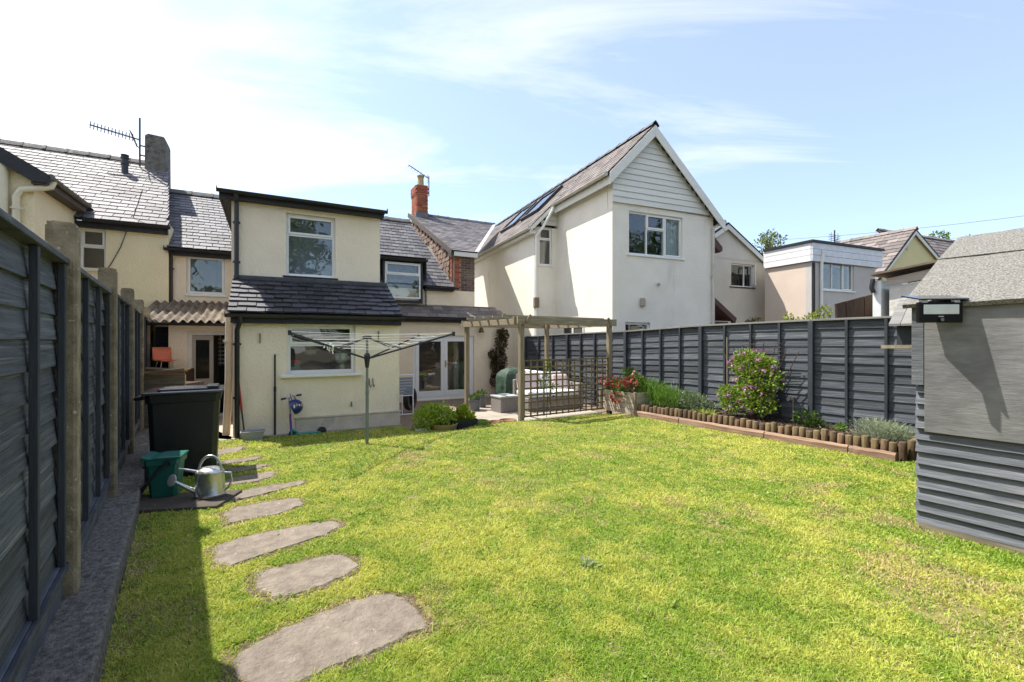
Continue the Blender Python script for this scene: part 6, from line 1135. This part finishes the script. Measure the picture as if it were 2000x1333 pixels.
# ================================================================ lawn grass
def vnoise(x, y, s, seed):
    g = np.random.default_rng(seed).random((64, 64)); fx, fy = x / s + 20.3, y / s + 20.7; i, j = np.floor(fx).astype(int) % 63, np.floor(fy).astype(int) % 63; a, b = fx - np.floor(fx), fy - np.floor(fy); a = a * a * (3 - 2 * a); b = b * b * (3 - 2 * b)
    return (g[i, j] * (1 - a) + g[i + 1, j] * a) * (1 - b) + (g[i, j + 1] * (1 - a) + g[i + 1, j + 1] * a) * b
def inside(P, poly):
    x, y = P[:, 0], P[:, 1]; r = np.zeros(len(P), bool); n = len(poly)
    for i in range(n):
        (x0, y0), (x1, y1) = poly[i], poly[(i + 1) % n]; c = ((y0 > y) != (y1 > y)); xi = (x1 - x0) * (y - y0) / (y1 - y0 + 1e-12) + x0; r ^= c & (x < xi)
    return r
def polydist(P, poly):
    d = np.full(len(P), 9.0); n = len(poly)
    for i in range(n):
        a, b = np.array(poly[i]), np.array(poly[(i + 1) % n]); ab_ = b - a; t = np.clip(((P - a) @ ab_) / (ab_ @ ab_ + 1e-9), 0, 1); d = np.minimum(d, np.linalg.norm(P - (a + t[:, None] * ab_), axis=1))
    return d
NB = 1750000
yy = 1.6 * (11.2 / 1.6) ** rng.random(NB); xx = (rng.random(NB) * 2.3 - 1.15) * yy; P = np.c_[xx, yy]      # density falls with distance
P = P[inside(P, edge)]
sd_ = np.full(len(P), 9.0); keep = np.ones(len(P), bool)
for poly in SPOLY:
    bbm = np.where((P >= poly.min(0) - .15).all(1) & (P <= poly.max(0) + .15).all(1))[0]; Q_ = P[bbm]; ins = inside(Q_, poly); dd = polydist(Q_, poly); keep[bbm] &= ~(ins & (dd > .02)); sd_[bbm] = np.minimum(sd_[bbm], np.where(ins, 0, dd))
kd = -(P - np.array(LF.o)) @ np.array(LF.v) - .235                 # distance from the kerb face
bald = vnoise(P[:, 0], P[:, 1], .28, 11) * .6 + vnoise(P[:, 0], P[:, 1], .09, 12) * .4
soilp = np.exp(-(((P[:, 0] - 2.7) / .75) ** 2 + ((P[:, 1] - 2.55) / .5) ** 2)) * .75 * (vnoise(P[:, 0], P[:, 1], .16, 41) > .42) + np.exp(-(((P[:, 0] - 2.5) / .5) ** 2 + ((P[:, 1] - 2.1) / .25) ** 2)) * .5; keep &= rng.random(len(P)) > soilp
keep &= ~((bald < .25) & (rng.random(len(P)) < .65)); rim = .015 + .09 * vnoise(P[:, 0], P[:, 1], .14, 31) ** 1.5; keep &= ~((sd_ < rim) & (rng.random(len(P)) < .8)); keep &= ~((kd < .1) & (rng.random(len(P)) < .7)); keep &= kd > 0
P, sd_, kd = P[keep], sd_[keep], kd[keep]
M_ = 690000
if len(P) > M_: sel = rng.choice(len(P), M_, replace=False); P, sd_, kd = P[sel], sd_[sel], kd[sel]
n = len(P); dist = np.hypot(P[:, 0], P[:, 1]); x, y = P[:, 0], P[:, 1]
big = vnoise(x, y, .9, 1) * .3 + vnoise(x, y, .3, 2) * .35 + vnoise(x, y, .1, 3) * .35
dry = vnoise(x, y, .6, 4) * .5 + vnoise(x, y, .2, 5) * .5
tuft = vnoise(x, y, .11, 51) * .6 + vnoise(x, y, .05, 52) * .4; ln = rng.uniform(.012, .036, n) * (.6 + .5 * big + 1.1 * np.clip(tuft - .5, 0, 1) ** 1.2 * 2); ln = np.where(rng.random(n) < .03, ln * 1.6, ln); wd = .0018 * np.clip(dist / 2.2, .8, 4.2) ** .85 * rng.uniform(.7, 1.3, n)
az_ = rng.random(n) * 2 * np.pi; lean_ = np.abs(rng.normal(.75, .4, n)); d = np.c_[np.cos(az_) * np.sin(lean_), np.sin(az_) * np.sin(lean_), np.cos(lean_) * .9 + .12]
sdv = np.c_[-np.sin(az_), np.cos(az_), np.zeros(n)]; rot = rng.normal(0, .6, n); sdv = sdv * np.cos(rot)[:, None] + np.c_[np.zeros(n), np.zeros(n), np.ones(n)] * np.sin(rot)[:, None]
b = np.c_[P, np.zeros(n)]; m_ = b + d * (ln * .55)[:, None]; e = b + d * ln[:, None] + np.c_[np.cos(az_) * ln * .25, np.sin(az_) * ln * .25, -ln * .1]
V_ = np.stack([b - sdv * wd[:, None], b + sdv * wd[:, None], m_ + sdv * (wd * .8)[:, None], m_ - sdv * (wd * .8)[:, None], e], 1).reshape(-1, 3)
g_ = np.array([(.285, .42, .045)]); y_ = np.array([(.56, .575, .11)]); br_ = np.array([(.56, .45, .22)]); dk_ = np.array([(.11, .22, .014)])
t = np.clip((big - .33) * 2.6 + rng.normal(0, .22, n), 0, 1)[:, None]; col = g_ * (1 - t) + y_ * t
bt = np.clip((dry - .66) * 3.2 + np.clip(.07 - sd_, 0, .07) * 8 + np.clip(.28 - kd, 0, .28) * 2.6 + .4 * np.exp(-(((x - 2.7) / .9) ** 2 + ((y - 2.5) / .6) ** 2)), 0, .85); isb = rng.random(n) < bt * .8 + .045; col = np.where(isb[:, None], br_ * rng.uniform(.7, 1.25, (n, 1)), col); isd = rng.random(n) < .16 * (1 - t[:, 0]) + .02; col = np.where(isd[:, None], dk_, col); col = col * rng.uniform(.82, 1.18, (n, 1))
bb2 = np.arange(n)[:, None] * 5; q4 = bb2 + [0, 1, 2, 3]; t3 = bb2 + [3, 2, 4]
me = bpy.data.meshes.new('grass'); me.vertices.add(n * 5); me.vertices.foreach_set('co', V_.astype(np.float32).ravel()); li = np.concatenate([q4, t3], 1).astype(np.int32).ravel(); me.loops.add(len(li)); me.loops.foreach_set('vertex_index', li)
me.polygons.add(2 * n); ls = np.empty(2 * n, np.int32); ls[0::2] = np.arange(n) * 7; ls[1::2] = np.arange(n) * 7 + 4; me.polygons.foreach_set('loop_start', ls); me.update(); set_col(me, np.repeat(col, 5, 0))
go = link('grass', me, grassm); go['kind'] = 'stuff'; go['label'] = 'short sunlit lawn grass with dry patches'; go['category'] = 'grass'

# clover and broad leaved weeds in the turf
nc = 150; cc = np.c_[rng.uniform(-3.2, 4.2, nc), rng.uniform(1.9, 7.5, nc)]; cc = cc[inside(cc, edge)]; ok = np.ones(len(cc), bool)
for poly in SPOLY: ok &= ~inside(cc, poly)
cc = cc[ok]; k = 16; n = len(cc) * k; B = np.repeat(cc, k, 0) + rng.normal(size=(n, 2)) * np.repeat(rng.uniform(.015, .07, len(cc)), k)[:, None]; a = rng.random(n) * 6.28
wd_ = leaves('lawn_weeds', None, np.c_[B, np.full(n, .006)], np.c_[np.cos(a), np.sin(a), rng.uniform(.2, .9, n)], rng.uniform(.016, .04, n), np.repeat(tint(len(cc), (.14, .3, .03), (.34, .44, .1)), k, 0), aspect=1.7); wd_['kind'] = 'stuff'; wd_['label'] = 'scattered clover and broad leaved weeds in the turf'; wd_['category'] = 'weeds'
